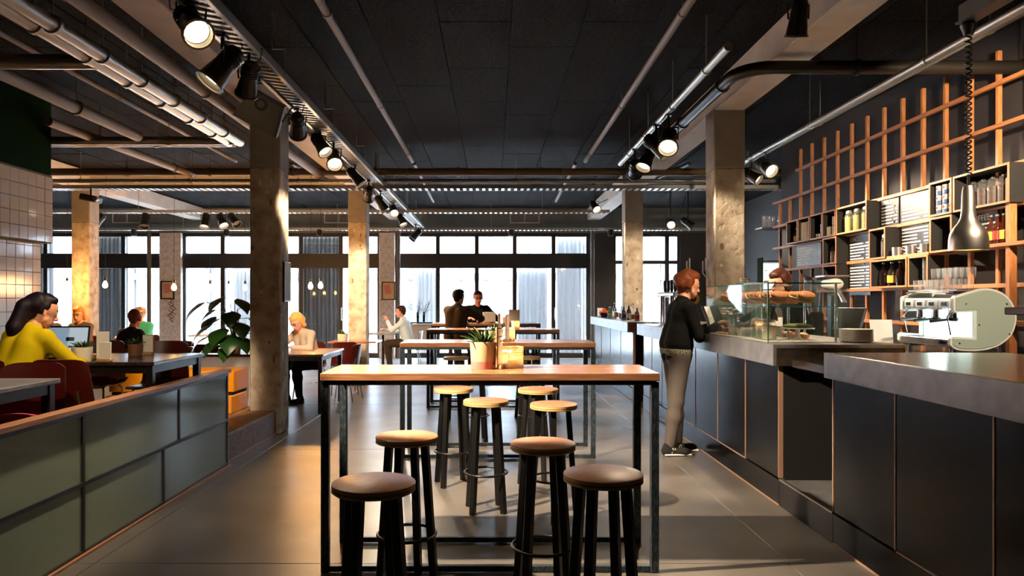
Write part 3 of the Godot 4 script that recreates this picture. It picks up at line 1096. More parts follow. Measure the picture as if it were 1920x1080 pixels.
	for q in [[[Vector2(0, 0.42), Vector2(0, 0), Vector2(0.26, 0)], -0.06, "letter_l"], [[Vector2(0, 0.42), Vector2(0, 0.12), Vector2(0.06, 0.03), Vector2(0.16, 0.0), Vector2(0.26, 0.03), Vector2(0.32, 0.12), Vector2(0.32, 0.42)], 0.34, "letter_u"]]:
		for off in [-0.035, 0.035]:
			var m := MB.new()
			var pts: Array = q[0]
			for i in pts.size() - 1:
				m.bar(Vector3(q[1] + pts[i].x + off, pts[i].y + off, 0), Vector3(q[1] + pts[i + 1].x + off, pts[i + 1].y + off, 0), 0.03, 0.03)
			part(lt, q[2], m, "white_paint")

func window(called: String, label: String, xs: Array, z: float, handle: int, bar_y := 2.255, bar_h := 0.375) -> void:
	var w := struct_node(called, label)
	var x0: float = xs[0]
	var x1: float = xs[xs.size() - 1]
	var m := MB.new()
	m.box(Vector3((x0 + x1) / 2, bar_y + bar_h / 2, z), Vector3(x1 - x0 + 0.1, bar_h, 0.14), 0.006)
	part(w, "transom", m, "frame_dark")
	m = MB.new()
	m.box(Vector3((x0 + x1) / 2, 3.1, z), Vector3(x1 - x0 + 0.1, 0.1, 0.12), 0.005)
	part(w, "head_rail", m, "frame_dark")
	m = MB.new()
	m.box(Vector3((x0 + x1) / 2, 0.06, z), Vector3(x1 - x0 + 0.1, 0.12, 0.12), 0.005)
	part(w, "bottom_rail", m, "frame_dark")
	for i in xs.size():
		m = MB.new()
		var wd := 0.13 if i == 0 or i == xs.size() - 1 else 0.105
		m.box(Vector3(xs[i], 1.58, z), Vector3(wd, 3.13, 0.1), 0.005)
		part(w, "mullion", m, "frame_dark")
	for i in xs.size() - 1:
		var a: float = xs[i] + 0.05
		var c: float = xs[i + 1] - 0.05
		for e in [[0.1, bar_y], [bar_y + bar_h, 3.06]]:
			m = MB.new()
			m.box(Vector3((a + c) / 2, (e[0] + e[1]) / 2, z), Vector3(c - a, e[1] - e[0], 0.006))
			part(w, "pane", m, "pane")
	m = MB.new()
	var hx: float = xs[handle] + 0.03
	m.tube([Vector3(hx, 0.95, z + 0.06), Vector3(hx, 0.95, z + 0.11), Vector3(hx, 1.25, z + 0.11), Vector3(hx, 1.25, z + 0.06)], 0.012, 8)
	part(w, "door_handle", m, "brushed")

func curtain(x0: float, x1: float, top: float, mat: String, label: String) -> void:
	var m := MB.new()
	var waves := (x1 - x0) / 0.105
	var fn := func(u: float, v: float) -> Vector3:
		var a := u * waves * TAU
		return Vector3(lerpf(x0, x1, u) + 0.012 * sin(a * 2.0 + v), 0.03 + v * (top - 0.03), -18.62 + 0.05 * sin(a) + 0.012 * sin(a * 0.37 + v * 2.0))
	m.patch(fn, int(waves * 10), 4, 0.004)
	solo("curtain", label, "curtain", m, mat, Vector3.ZERO, "curtains outside the window front")

# ---------- pipes, trays and rails under the ceiling ----------
func pipe(called: String, label: String, pts: Array, r: float, mat: String, clamps := 1.4) -> void:
	var t := thing(called, label, "pipe" if called.ends_with("pipe") else "rail")
	var m := MB.new()
	m.tube(pts, r, 14)
	part(t, "run", m, mat)
	# couplings and hangers
	for i in pts.size() - 1:
		var a: Vector3 = pts[i]
		var c: Vector3 = pts[i + 1]
		var L := (c - a).length()
		if L < 1.0 or clamps <= 0.0:
			continue
		var d := (c - a) / L
		var q := clamps * 0.5
		while q < L:
			var p := a + d * q
			m = MB.new()
			m.cyl(p - d * 0.018, p + d * 0.018, r * 1.22, r * 1.22, 14)
			if p.y + r < 3.74:
				m.cyl(p + Vector3(0, r, 0), Vector3(p.x, 3.752, p.z), 0.005, 0.005, 6)
			part(t, "hanger", m, mat)
			q += clamps

func services() -> void:
	pipe("ceiling_pipe", "tan ceiling pipe running along the aisle, left of centre", [Vector3(-1.27, 3.62, 1), Vector3(-1.27, 3.62, -11.3)], 0.033, "pipe_tan", 2.6)
	pipe("ceiling_pipe", "tan ceiling pipe running along the aisle, right of centre", [Vector3(1.445, 3.62, 1), Vector3(1.445, 3.62, -11.3)], 0.033, "pipe_tan", 2.6)
	pipe("cross_pipe", "thick tan pipe crossing the whole room behind the first columns", [Vector3(-9, 3.45, -11.3), Vector3(5.4, 3.45, -11.3)], 0.058, "pipe_tan", 1.3)
	pipe("cross_pipe", "thin silver pipe crossing the room under the thick tan pipe", [Vector3(-9, 3.3, -11.25), Vector3(5.4, 3.3, -11.25)], 0.033, "galvanised", 1.7)
	pipe("ceiling_pipe", "brown pipe along the left side of the deck beam", [Vector3(-2.68, 3.37, 1), Vector3(-2.68, 3.37, -11.2)], 0.055, "pipe_tan", 2.2)
	pipe("ceiling_pipe", "thin tan pipe high above the dining deck", [Vector3(-4.0, 3.6, 0), Vector3(-4.0, 3.6, -11.2)], 0.028, "pipe_tan", 2.2)
	pipe("ceiling_pipe", "thick brown pipe beside the green wall above the deck", [Vector3(-4.05, 3.3, 0), Vector3(-4.05, 3.3, -8.2)], 0.06, "pipe_tan", 2.0)
	pipe("ceiling_pipe", "brown pipe ending at the cross pipe on the far left", [Vector3(-4.7, 3.32, -7.6), Vector3(-4.7, 3.4, -11.24)], 0.05, "pipe_tan", 2.0)
	pipe("ceiling_pipe", "silver pipe crossing above the far left tables", [Vector3(-9.0, 3.3, -8.56), Vector3(-3.06, 3.3, -8.56)], 0.045, "silver_wrap", 2.0)
	for s in [[-3.2, -15.9, -1.9], [3.1, -15.6, 1.7]]:
		pipe("ceiling_pipe", "thin grey pipe slanting to the windows, " + ("left of centre" if s[0] < 0 else "right of centre"), [Vector3(s[0], 3.6, -11.4), Vector3(s[0] * 0.72, 3.5, s[1])], 0.028, "pipe_grey", 0.0)
	for s in [[-1.25, "left"], [1.3, "right"]]:
		pipe("ceiling_pipe", "short pipe beyond the cross tray above the far high tables, " + s[1], [Vector3(s[0], 3.6, -11.4), Vector3(s[0], 3.5, -15.0)], 0.028, "pipe_tan", 0.0)
	# insulated silver duct pair over the deck, with returns
	for e in [[-2.99, "right"], [-3.12, "left"]]:
		pipe("insulated_pipe", "foil wrapped pipe over the deck, " + e[1] + " one of the pair", [Vector3(e[0], 3.3, 1), Vector3(e[0], 3.3, -8.5)], 0.055, "silver_wrap", 0.62)
	pipe("insulated_pipe", "foil wrapped branch pipe leading left over the deck tables", [Vector3(-3.12, 3.3, -5.65), Vector3(-8, 3.3, -5.65)], 0.06, "silver_wrap", 1.6)
	pipe("insulated_pipe", "foil wrapped branch pipe leading left at the end of the pair", [Vector3(-3.0, 3.3, -8.44), Vector3(-8, 3.3, -8.44)], 0.05, "silver_wrap", 1.6)
	# dark pipe that bends over the bar
	var pts := [Vector3(2.06, 3.36, -11.2), Vector3(2.06, 3.36, -6.25)]
	for k in range(1, 7):
		var a := PI / 2 * k / 6.0
		pts.append(Vector3(2.34 - 0.28 * cos(a), 3.36, -6.25 + 0.28 * sin(a)))
	pts.append(Vector3(4.38, 3.36, -5.97))
	pipe("bent_pipe", "dark pipe that bends over the bar under the pale beam", pts, 0.055, "pipe_dark", 1.35)
	pipe("bar_rail", "silver tube carrying spotlights beside the bar column", [Vector3(1.733, 3.3, -5.31), Vector3(1.733, 3.3, -9.84)], 0.033, "galvanised", 1.1)
	pipe("bar_rail", "long silver tube above the bar", [Vector3(3.1, 3.14, 1.5), Vector3(3.1, 3.14, -9.6)], 0.03, "galvanised", 1.9)
	pipe("bar_rail", "thin grey tube parallel to the long silver tube above the bar", [Vector3(3.45, 3.3, 1.5), Vector3(3.45, 3.3, -9.6)], 0.022, "pipe_grey", 2.6)
	var m := MB.new()
	m.box(Vector3(0, 0, 0), Vector3(0.06, 0.11, 4.2), 0.004)
	m.box(Vector3(0, -0.055, 0), Vector3(0.1, 0.012, 4.2))
	solo("lamp_channel", "grey steel channel above the heat lamp", "rail", m, "pipe_grey", Vector3(2.87, 3.17, -2.3))
	for e in [[2.95, -3.6, "nearer"], [2.95, -4.15, "farther"]]:
		m = MB.new()
		m.cyl(Vector3(2.87, 3.22, e[1]), Vector3(2.87, 3.755, e[1]), 0.004, 0.004, 6)
		solo("hanger_wire", "thin wire holding the steel channel, " + e[2] + " one", "wire", m, "galvanised")
	# cable trays across and along
	tray("cable_tray", "galvanised cable tray crossing the room behind the first columns", Vector3(-9, 3.2, -11.3), Vector3(5.4, 3.2, -11.3), 0.22)
	tray("cable_tray", "galvanised cable tray crossing the room between the far columns", Vector3(-11, 3.2, -14.3), Vector3(2.3, 3.2, -14.3), 0.16)
	tray("cable_tray", "galvanised cable tray along the window front", Vector3(-13, 3.16, -17.4), Vector3(5.5, 3.16, -17.4), 0.2)
	# ladder track with rungs along the aisle
	var lt := thing("lighting_ladder", "long steel lighting ladder along the aisle carrying spotlights", "rail", Vector3(-1.8, 3.25, 0))
	for x in [-0.1, 0.1]:
		m = MB.new()
		m.box(Vector3(x, 0, -8.2), Vector3(0.012, 0.06, 19.0), 0.0)
		m.box(Vector3(x * 0.88, -0.03, -8.2), Vector3(0.028, 0.006, 19.0), 0.0)
		part(lt, "side_rail", m, "galvanised")
	m = MB.new()
	m.box(Vector3(0.05, 0.09, -8.2), Vector3(0.008, 0.012, 19.0))
	m.box(Vector3(-0.05, 0.09, -8.2), Vector3(0.008, 0.012, 19.0))
	part(lt, "cable_basket", m, "galvanised")
	var rm := MB.new()
	rm.box(Vector3.ZERO, Vector3(0.2, 0.014, 0.035), 0.002, Basis(Vector3.UP, 0.5))
	var rmesh := rm.mesh()
	for k in 170:
		inst(lt, "rung", rmesh, "galvanised", Vector3(0, -0.01, -1.0 - 0.098 * k))
	for k in 9:
		m = MB.new()
		m.tube([Vector3(0.12, 0.0, -2.2 - k * 1.8), Vector3(0.12, 0.2, -2.2 - k * 1.8), Vector3(0.02, 0.2, -2.2 - k * 1.8), Vector3(0.02, 0.5, -2.2 - k * 1.8)], 0.006, 6)
		part(lt, "hanger", m, "galvanised")

func tray(called: String, label: String, a: Vector3, b: Vector3, w: float) -> void:
	var t := thing(called, label, "tray", (a + b) * 0.5)
	var L := (b - a).length()
	for s in [-1.0, 1.0]:
		var m := MB.new()
		m.box(Vector3(0, 0, s * w * 0.5), Vector3(L, 0.055, 0.006))
		m.box(Vector3(0, 0.027, s * w * 0.47), Vector3(L, 0.004, 0.018))
		part(t, "side_rail", m, "galvanised")
	var bm := MB.new()
	bm.box(Vector3.ZERO, Vector3(0.045, 0.01, w))
	var bmesh := bm.mesh()
	for k in int(L / 0.1):
		inst(t, "rung", bmesh, "galvanised", Vector3(-L / 2 + 0.05 + k * 0.1, -0.022, 0))
	for k in 5:
		var m := MB.new()
		m.cyl(Vector3(-L * 0.4 + L * 0.2 * k, 0, w * 0.5), Vector3(-L * 0.4 + L * 0.2 * k, 3.755 - a.y, w * 0.5), 0.005, 0.005, 6)
		part(t, "hanger", m, "galvanised")

# ---------- spotlights ----------
func make_spot(lit: bool, s: float) -> Node3D:
	# points along -z; hangs from a clamp above
	var r := Node3D.new()
	var m := MB.new()
	var B := Basis(Vector3.RIGHT, -PI / 2)
	m.lathe([[0.0, -0.14], [0.045, -0.135], [0.058, -0.11], [0.06, -0.02], [0.072, 0.06], [0.078, 0.12], [0.074, 0.12], [0.064, 0.05], [0.0, 0.045]], 18, Vector3.ZERO, B)
	part(r, "can", m, "black_metal")
	m = MB.new()
	m.lathe([[0.0, 0.062], [0.03, 0.066], [0.066, 0.058]], 18, Vector3(0, 0, -0.028), B)
	part(r, "lamp_lens", m, "lens_lit" if lit else "lens_dim")
	m = MB.new()
	m.lathe([[0.074, 0.112], [0.086, 0.112], [0.086, 0.126], [0.074, 0.126], [0.074, 0.112]], 18, Vector3.ZERO, B)
	part(r, "front_ring", m, "pipe_grey")
	m = MB.new()
	for k in 4:
		m.lathe([[0.06, 0], [0.067, 0], [0.067, 0.008], [0.06, 0.008]], 14, Vector3(0, 0, 0.04 + k * 0.02), B)
	part(r, "cooling_fins", m, "black_metal")
	r.scale = Vector3.ONE * s
	return r

func place_spot(at: Vector3, dir: Vector3, label: String, lit: bool, energy := 0.0, hang := 0.2, s := 1.0, angle := 22.0, group := "", soft := 0.6) -> void:
	var t := thing("spotlight", label, "spotlight", at, 0.0, group)
	var head := make_spot(lit, s)
	var d := dir.normalized()
	var tr := Transform3D().looking_at(d, Vector3.UP if absf(d.y) < 0.95 else Vector3.RIGHT)
	for c in head.get_children():
		head.remove_child(c)
		t.add_child(c, true)
		c.transform = Transform3D(tr.basis.scaled(Vector3.ONE * s), Vector3.ZERO)
	head.free()
	# yoke: two arms to a crossbar, stem to the track
	var side := d.cross(Vector3.UP).normalized() if absf(d.y) < 0.95 else Vector3.RIGHT
	var m := MB.new()
	m.tube([side * 0.072 * s, side * 0.08 * s + Vector3(0, 0.1 * s, 0), -side * 0.08 * s + Vector3(0, 0.1 * s, 0), -side * 0.072 * s], 0.008 * s, 6)
	m.cyl(Vector3(0, 0.1 * s, 0), Vector3(0, hang, 0), 0.012 * s, 0.012 * s, 8)
	m.box(Vector3(0, hang, 0), Vector3(0.05, 0.04, 0.07) * s, 0.004)
	part(t, "yoke", m, "black_metal")
	m = MB.new()
	var c0 := -d * 0.13 * s
	m.tube([c0, c0 * 1.6 + side * 0.05 * s + Vector3(0, -0.03, 0), c0 * 1.3 + side * 0.07 * s + Vector3(0, 0.09, 0), Vector3(0, hang, 0)], 0.0045, 5)
	part(t, "cable", m, "black_plastic")
	if lit and energy > 0.0:
		spot_light(at + d * 0.135 * s, at + d * 3.0, energy, angle, 0.04, Color(1.0, 0.89, 0.75), soft)

func spotlights() -> void:
	var G := "spotlights on the aisle ladder"
	place_spot(Vector3(-1.85, 3.12, -4.41), Vector3(0.5, -0.62, 0.5), "large lit spotlight nearest the camera on the aisle ladder", true, 3.0, 0.13, 1.15, 30.0, G)
	place_spot(Vector3(-1.85, 3.02, -4.92), Vector3(-0.5, -0.8, 0.3), "large black spotlight second from the camera, turned down to the deck", true, 8.0, 0.22, 1.2, 32.0, G)
	place_spot(Vector3(-1.8, 3.05, -5.3), Vector3(-1.3, -2.45, -2.2), "black spotlight just in front of the grey loudspeaker", true, 22.0, 0.2, 1.0, 12.0, G)
	place_spot(Vector3(-1.85, 3.08, -6.8), Vector3(-0.75, -2.05, -3.3), "black spotlight just behind the grey loudspeaker", true, 34.0, 0.16, 1.0, 14.0, G)
	place_spot(Vector3(-1.85, 3.1, -7.7), Vector3(1.4, -2.05, 0.85), "black spotlight in front of the lit lamp beside the deck column", true, 34.0, 0.15, 1.0, 17.0, G)
	place_spot(Vector3(-1.82, 3.05, -8.2), Vector3(0.25, -0.62, 0.65), "lit spotlight facing the camera just past the deck column", true, 4.0, 0.2, 1.1, 28.0, G)
	place_spot(Vector3(-1.84, 3.08, -9.6), Vector3(1.65, -2.03, -0.2), "black spotlight right before the crossing tray", true, 36.0, 0.17, 1.0, 17.0, G)
	place_spot(Vector3(-1.86, 3.02, -10.75), Vector3(-0.58, -1.4, -2.15), "black spotlight right under the crossing tray", true, 22.0, 0.2, 1.0, 20.0, G)
	place_spot(Vector3(-1.84, 3.02, -11.75), Vector3(1.2, -1.9, -0.6), "black spotlight right past the crossing tray", true, 26.0, 0.2, 1.0, 20.0, G)
	place_spot(Vector3(-1.84, 3.1, -13.3), Vector3(0.2, -0.55, 0.75), "lit spotlight facing the camera near the window end", true, 9.0, 0.15, 1.0, 26.0, G)
	place_spot(Vector3(-1.84, 3.05, -14.4), Vector3(0.35, -0.75, 0.3), "black spotlight third from the window end of the ladder", true, 7.0, 0.18, 1.0, 26.0, G)
	place_spot(Vector3(-1.82, 2.98, -16.9), Vector3(-0.6, -0.7, 0.3), "black spotlight at the window end of the aisle ladder", false, 0.0, 0.26, 1.2, 26.0, G)
	# key spots that light the nearest high table, on the ladder outside the frame
	place_spot(Vector3(-1.85, 3.05, -3.3), Vector3(2.75, -3.05, -1.7), "spotlight on the ladder just outside the top left corner", true, 62.0, 0.18, 1.1, 22.0, G, 0.25)
	place_spot(Vector3(-1.85, 3.08, -2.75), Vector3(1.75, -2.05, -3.6), "spotlight on the ladder outside the frame, turned along the aisle", true, 30.0, 0.16, 1.1, 15.0, G)
	place_spot(Vector3(-1.85, 3.08, -2.1), Vector3(-1.5, -2.3, -2.3), "spotlight on the ladder farther outside the top left corner", true, 6.0, 0.16, 1.1, 34.0, G)
	# bar tube
	G = "spotlights on the bar tube"
	place_spot(Vector3(1.74, 3.02, -7.15), Vector3(-0.2, -0.62, 0.65), "lit spotlight nearest the camera on the bar tube", true, 5.0, 0.26, 1.2, 30.0, G)
	place_spot(Vector3(1.72, 3.06, -7.6), Vector3(0.75, -0.7, 0.25), "black spotlight second on the bar tube, turned to the bar", true, 14.0, 0.22, 1.1, 28.0, G)
	place_spot(Vector3(1.74, 3.04, -8.15), Vector3(-0.35, -0.75, 0.3), "black spotlight third on the bar tube", true, 9.0, 0.24, 1.1, 28.0, G)
	place_spot(Vector3(1.73, 3.04, -8.8), Vector3(0.77, -1.3, -4.1), "black spotlight at the far end of the bar tube", true, 26.0, 0.24, 1.1, 14.0, G)
	place_spot(Vector3(1.9, 3.2, -13.5), Vector3(0.25, -0.6, 0.7), "lit spotlight near the far right column", true, 8.0, 0.55, 1.0, 26.0)
	# above the bar, towards the shelves
	G = "spotlights above the bar"
	place_spot(Vector3(3.1, 2.93, -8.65), Vector3(0.55, -0.5, 0.45), "left one of two lit spotlights above the bar shelving", true, 13.0, 0.2, 0.9, 34.0, G)
	place_spot(Vector3(3.1, 2.95, -8.2), Vector3(0.25, -0.5, 0.75), "right one of two lit spotlights above the bar shelving", true, 12.0, 0.18, 1.0, 34.0, G)
	place_spot(Vector3(3.1, 2.95, -3.9), Vector3(1.1, -0.5, -2.9), "spotlight on the bar tube outside the right edge, turned to the shelves", true, 22.0, 0.18, 1.0, 30.0, G)
	place_spot(Vector3(3.1, 2.95, -3.0), Vector3(0.7, -1.5, -2.7), "spotlight on the bar tube outside the right edge, turned to the coffee machine", true, 9.0, 0.18, 1.0, 34.0, G)
	place_spot(Vector3(3.69, 3.05, -15.0), Vector3(-0.1, -0.4, 0.85), "lit spotlight above the bar windows", true, 8.0, 0.7, 1.1, 28.0)
	place_spot(Vector3(4.05, 3.05, -15.0), Vector3(0.6, -0.5, 0.2), "black spotlight above the bar windows", false, 0.0, 0.7, 1.1)
	place_spot(Vector3(2.16, 3.42, -5.1), Vector3(0.05, -1.9, -0.75), "black spotlight under the right beam at the top edge", true, 13.0, 0.33, 0.95, 30.0)
	# over the far left tables
	G = "spotlights over the far left tables"
	var far := [[-8.1, 3.02, -14.25, Vector3(0.3, -0.8, 0.4), "leftmost black spotlight on the far pale column"], [-7.84, 3.02, -14.3, Vector3(-0.5, -0.8, 0.3), "black spotlight right of the leftmost one at the far column"], [-6.92, 3.02, -14.3, Vector3(0.1, -0.9, 0.4), "single black spotlight above the blurred man"], [-5.72, 3.02, -14.3, Vector3(0, -0.9, 0.4), "left one of three black spotlights behind the deck"], [-5.4, 3.02, -14.3, Vector3(0.5, -0.75, 0.4), "middle one of three black spotlights behind the deck"], [-5.16, 3.04, -14.3, Vector3(0.55, -0.6, 0.3), "right one of three black spotlights behind the deck"]]
	for i in far.size():
		var e: Array = far[i]
		place_spot(Vector3(e[0], e[1], e[2]), e[3], e[4], i == 0 or i == 3 or i == 4, 7.0, 0.16, 1.15, 30.0, G)
	# flat projector
	var t := thing("projector", "flat black projector lamp under the crossing tray at left", "projector", Vector3(-6.26, 3.02, -11.2))
	var m := MB.new()
	m.box(Vector3(0, 0, 0), Vector3(0.28, 0.1, 0.2), 0.02, Basis(Vector3.BACK, -0.2))
	part(t, "housing", m, "black_metal")
	m = MB.new()
	m.cyl(Vector3(0.13, -0.02, 0.06), Vector3(0.13, -0.02, 0.125), 0.035, 0.035, 14)
	part(t, "lens", m, "lens_dim")
	m = MB.new()
	m.cyl(Vector3(0, 0.05, 0), Vector3(0, 0.18, 0), 0.015, 0.015, 8)
	part(t, "bracket", m, "black_metal")
	# short cylinders on the window tray
	for e in [[-8.66, "leftmost"], [-6.43, "second"], [-4.19, "third"], [0.43, "fourth"], [2.82, "rightmost"]]:
		t = thing("cylinder_lamp", "small black cylinder lamp on the window tray, " + e[1] + " of five", "lamp", Vector3(e[0], 3.0, -17.35), 0.0, "cylinder lamps along the windows")
		m = MB.new()
		m.lathe([[0.05, 0.0], [0.065, 0.0], [0.065, 0.15], [0.0, 0.15]], 16)
		part(t, "housing", m, "black_metal")
		m = MB.new()
		m.lathe([[0.0, 0.01], [0.05, 0.01]], 16)
		part(t, "lamp_lens", m, "lens_lit")
	# loudspeaker
	t = thing("loudspeaker", "grey wedge loudspeaker hanging from the aisle ladder", "speaker", Vector3(-1.92, 3.0, -6.0))
	var Bs := Basis(Vector3.UP, 0.35) * Basis(Vector3.BACK, -0.45) * Basis(Vector3.RIGHT, 0.35)
	m = MB.new()
	m.prism([Vector2(-0.19, -0.13), Vector2(0.19, -0.13), Vector2(0.14, 0.13), Vector2(-0.14, 0.13)], Transform3D(Bs, Vector3.ZERO).translated_local(Vector3(0, 0, -0.11)), 0.22)
	part(t, "cabinet", m, "speaker_grey")
	m = MB.new()
	m.prism([Vector2(-0.17, -0.115), Vector2(0.17, -0.115), Vector2(0.125, 0.115), Vector2(-0.125, 0.115)], Transform3D(Bs, Vector3.ZERO).translated_local(Vector3(0, 0, 0.11)), 0.012)
	part(t, "front_grille", m, "pipe_grey")
	m = MB.new()
	m.lathe([[0.03, 0.0], [0.05, 0.0], [0.05, 0.015], [0.03, 0.015]], 16, Bs * Vector3(-0.03, 0.06, 0.122), Bs * Basis(Vector3.RIGHT, PI / 2))
	part(t, "horn", m, "black_plastic")
	m = MB.new()
	m.tube([Bs * Vector3(-0.17, 0, 0), Bs * Vector3(-0.19, 0.16, 0), Vector3(0.05, 0.23, 0), Bs * Vector3(0.19, 0.16, 0), Bs * Vector3(0.17, 0, 0)], 0.01, 6)
	part(t, "bracket", m, "pipe_grey")
	# pendant bulbs
	var pb := [[-7.34, 1.7, -12.4, "bare pendant bulb against the far left column"], [-6.2, 1.68, -11.5, "bare pendant bulb above the blurred man"], [-5.1, 1.64, -11.5, "bare pendant bulb in front of the facade print"], [-5.35, 1.68, -13.6, "bare pendant bulb left of the leafy plant"], [-5.0, 1.68, -13.6, "bare pendant bulb above the leafy plant"], [-4.45, 1.66, -12.9, "bare pendant bulb at the left edge of the deck column"], [-2.92, 1.66, -11.5, "left bulb of the pendant pair above the blond woman"], [-2.76, 1.67, -11.5, "right bulb of the pendant pair above the blond woman"]]
	for e in pb:
		t = thing("pendant_bulb", e[3], "lamp", Vector3(e[0], e[1], e[2]), 0.0, "pendant bulbs")
		m = MB.new()
		m.lathe([[0.0, -0.05], [0.022, -0.044], [0.038, -0.02], [0.04, 0.0], [0.032, 0.03], [0.016, 0.058], [0.014, 0.07]], 14)
		part(t, "bulb", m, "bulb_lit")
		m = MB.new()
		m.lathe([[0.014, 0.066], [0.02, 0.066], [0.02, 0.12], [0.008, 0.13]], 12)
		part(t, "socket", m, "black_metal")
		m = MB.new()
		m.tube([Vector3(0, 0.125, 0), Vector3(0.0, 1.0, 0), Vector3(0.02, 3.75 - e[1], 0)], 0.003, 5)
		part(t, "cord", m, "black_plastic")
		omni(Vector3(e[0], e[1], e[2]), 1.6)

const ORD := ["first", "second", "third", "fourth", "fifth", "sixth", "seventh", "eighth", "ninth", "tenth", "eleventh", "twelfth", "thirteenth", "fourteenth"]

func jar(at: Vector3, r: float, h: float, fill: String, lid: String, label: String, group: String, cat := "jar", glass := "clear_glass", level := 0.78) -> Node3D:
	var t := thing("storage_jar" if cat == "jar" else cat.replace(" ", "_"), label, cat, at, 0.0, group)
	var m := MB.new()
	m.lathe([[r * 0.9, 0.0], [r, 0.008], [r, h * 0.72], [r * 0.82, h * 0.84], [r * 0.74, h * 0.86]], 14)
	part(t, "glass", m, glass)
	m = MB.new()
	m.lathe([[0, 0.004], [r * 0.9, 0.006], [r * 0.93, h * level * 0.9], [0, h * level * 0.92]], 12)
	part(t, "contents", m, fill)
	m = MB.new()
	m.lathe([[r * 0.78, h * 0.85], [r * 0.8, h * 0.86], [r * 0.8, h * 0.96], [r * 0.7, h], [0, h]], 14)
	part(t, "lid", m, lid)
	return t

func bottle(at: Vector3, r: float, h: float, glass: String, lab: String, label: String, group: String, cap := "lid_metal") -> Node3D:
	var t := thing("bottle", label, "bottle", at, 0.0, group)
	var m := MB.new()
	m.lathe([[r * 0.85, 0.0], [r, 0.006], [r, h * 0.55], [r * 0.85, h * 0.64], [r * 0.38, h * 0.76], [r * 0.34, h * 0.94], [r * 0.4, h * 0.95]], 12)
	part(t, "glass", m, glass)
	m = MB.new()
	m.lathe([[r * 0.4, h * 0.94], [r * 0.42, h * 0.95], [r * 0.42, h], [0, h]], 10)
	part(t, "cap", m, cap)
	if lab:
		m = MB.new()
		m.lathe([[r * 1.015, h * 0.14], [r * 1.015, h * 0.44]], 12)
		part(t, "paper_label", m, lab)
	return t

func tumbler(at: Vector3, r: float, h: float, label: String, group: String, mat := "clear_glass") -> Node3D:
	var m := MB.new()
	m.lathe([[0, 0.0], [r * 0.82, 0.0], [r, h], [r * 0.93, h], [r * 0.76, 0.012], [0, 0.012]], 12)
	return solo("tumbler", label, "glass", m, mat, at, group)

func cup(at: Vector3, r: float, label: String, group: String) -> Node3D:
	var t := thing("cup", label, "cup", at, rng.randf() * 6.0, group)
	var m := MB.new()
	m.lathe([[0, 0.0], [r * 0.6, 0.0], [r * 0.9, r * 0.7], [r, r * 1.6], [r * 0.92, r * 1.6], [r * 0.8, r * 0.7], [0, r * 0.2]], 14)
	part(t, "bowl", m, "porcelain")
	m = MB.new()
	m.tube([Vector3(r * 0.9, r * 1.3, 0), Vector3(r * 1.45, r * 1.2, 0), Vector3(r * 1.4, r * 0.7, 0), Vector3(r * 0.85, r * 0.5, 0)], r * 0.12, 6)
	part(t, "handle", m, "porcelain")
	return t

func counter_run(label: String, z0: float, z1: float, cuts: Array, x1: float, lows: Array, zs := -99.0) -> Node3D:
	# a run of dark front panels with thin plywood edges between them
	var t := thing("bar_counter", label, "bar counter")
	var m := MB.new()
	var ze := maxf(zs, z1)
	m.box(Vector3((2.02 + x1) / 2, 0.49, (z0 + ze) / 2), Vector3(x1 - 2.02, 0.975, absf(ze - z0)))
	if ze > z1:
		m.box(Vector3(2.19, 0.49, (ze + z1) / 2), Vector3(0.34, 0.975, absf(z1 - ze)))
	part(t, "carcass", m, "bar_panel")
	for i in cuts.size() - 1:
		var a: float = cuts[i]
		var b: float = cuts[i + 1]
		m = MB.new()
		m.box(Vector3(2.0, 0.585, -(a + b) / 2), Vector3(0.035, 0.785, b - a - 0.014), 0.002)
		part(t, "front_panel", m, "bar_panel")
		if i in lows:
			m = MB.new()
			m.box(Vector3(1.996, 0.187, -(a + b) / 2), Vector3(0.03, 0.009, b - a - 0.014))
			part(t, "edge_strip", m, "strip_wood")
	for c in cuts:
		m = MB.new()
		m.box(Vector3(1.996, 0.585, -c), Vector3(0.034, 0.785, 0.011))
		part(t, "edge_strip", m, "strip_wood")
	m = MB.new()
	m.box(Vector3(2.0, 0.095, (z0 + z1) / 2), Vector3(0.035, 0.17, absf(z1 - z0)), 0.002)
	part(t, "plinth", m, "bar_panel")
	m = MB.new()
	m.box(Vector3(1.984, 0.006, (z0 + z1) / 2), Vector3(0.012, 0.01, absf(z1 - z0)))
	part(t, "floor_strip", m, "strip_wood")
	return t

func slab(label: String, z0: float, z1: float, x1: float, topmat: String, front: String, endmat: String, zs := -99.0) -> void:
	var t := thing("worktop", label, "worktop")
	var L := z0 - z1
	var zc := (z0 + z1) / 2
	var m := MB.new()
	m.box(Vector3(1.912, 1.053, zc), Vector3(0.024, 0.144, L), 0.002)
	part(t, "front_board", m, front)
	m = MB.new()
	var ze := maxf(zs, z1)
	m.box(Vector3((1.924 + x1) / 2, 1.113, (z0 + ze) / 2), Vector3(x1 - 1.924, 0.024, z0 - ze), 0.002)
	part(t, "top_board", m, topmat)
	if ze > z1:
		m = MB.new()
		m.box(Vector3(2.142, 1.113, (ze + z1) / 2), Vector3(0.436, 0.024, ze - z1), 0.002)
		part(t, "top_board", m, topmat)
	m = MB.new()
	m.box(Vector3((1.924 + x1) / 2, 1.04, z0 - 0.012), Vector3(x1 - 1.924, 0.12, 0.024), 0.002)
	part(t, "end_board", m, endmat)
	m = MB.new()
	m.box(Vector3(2.15, 0.99, zc), Vector3(0.4, 0.018, L - 0.1))
	part(t, "under_board", m, "void_black")

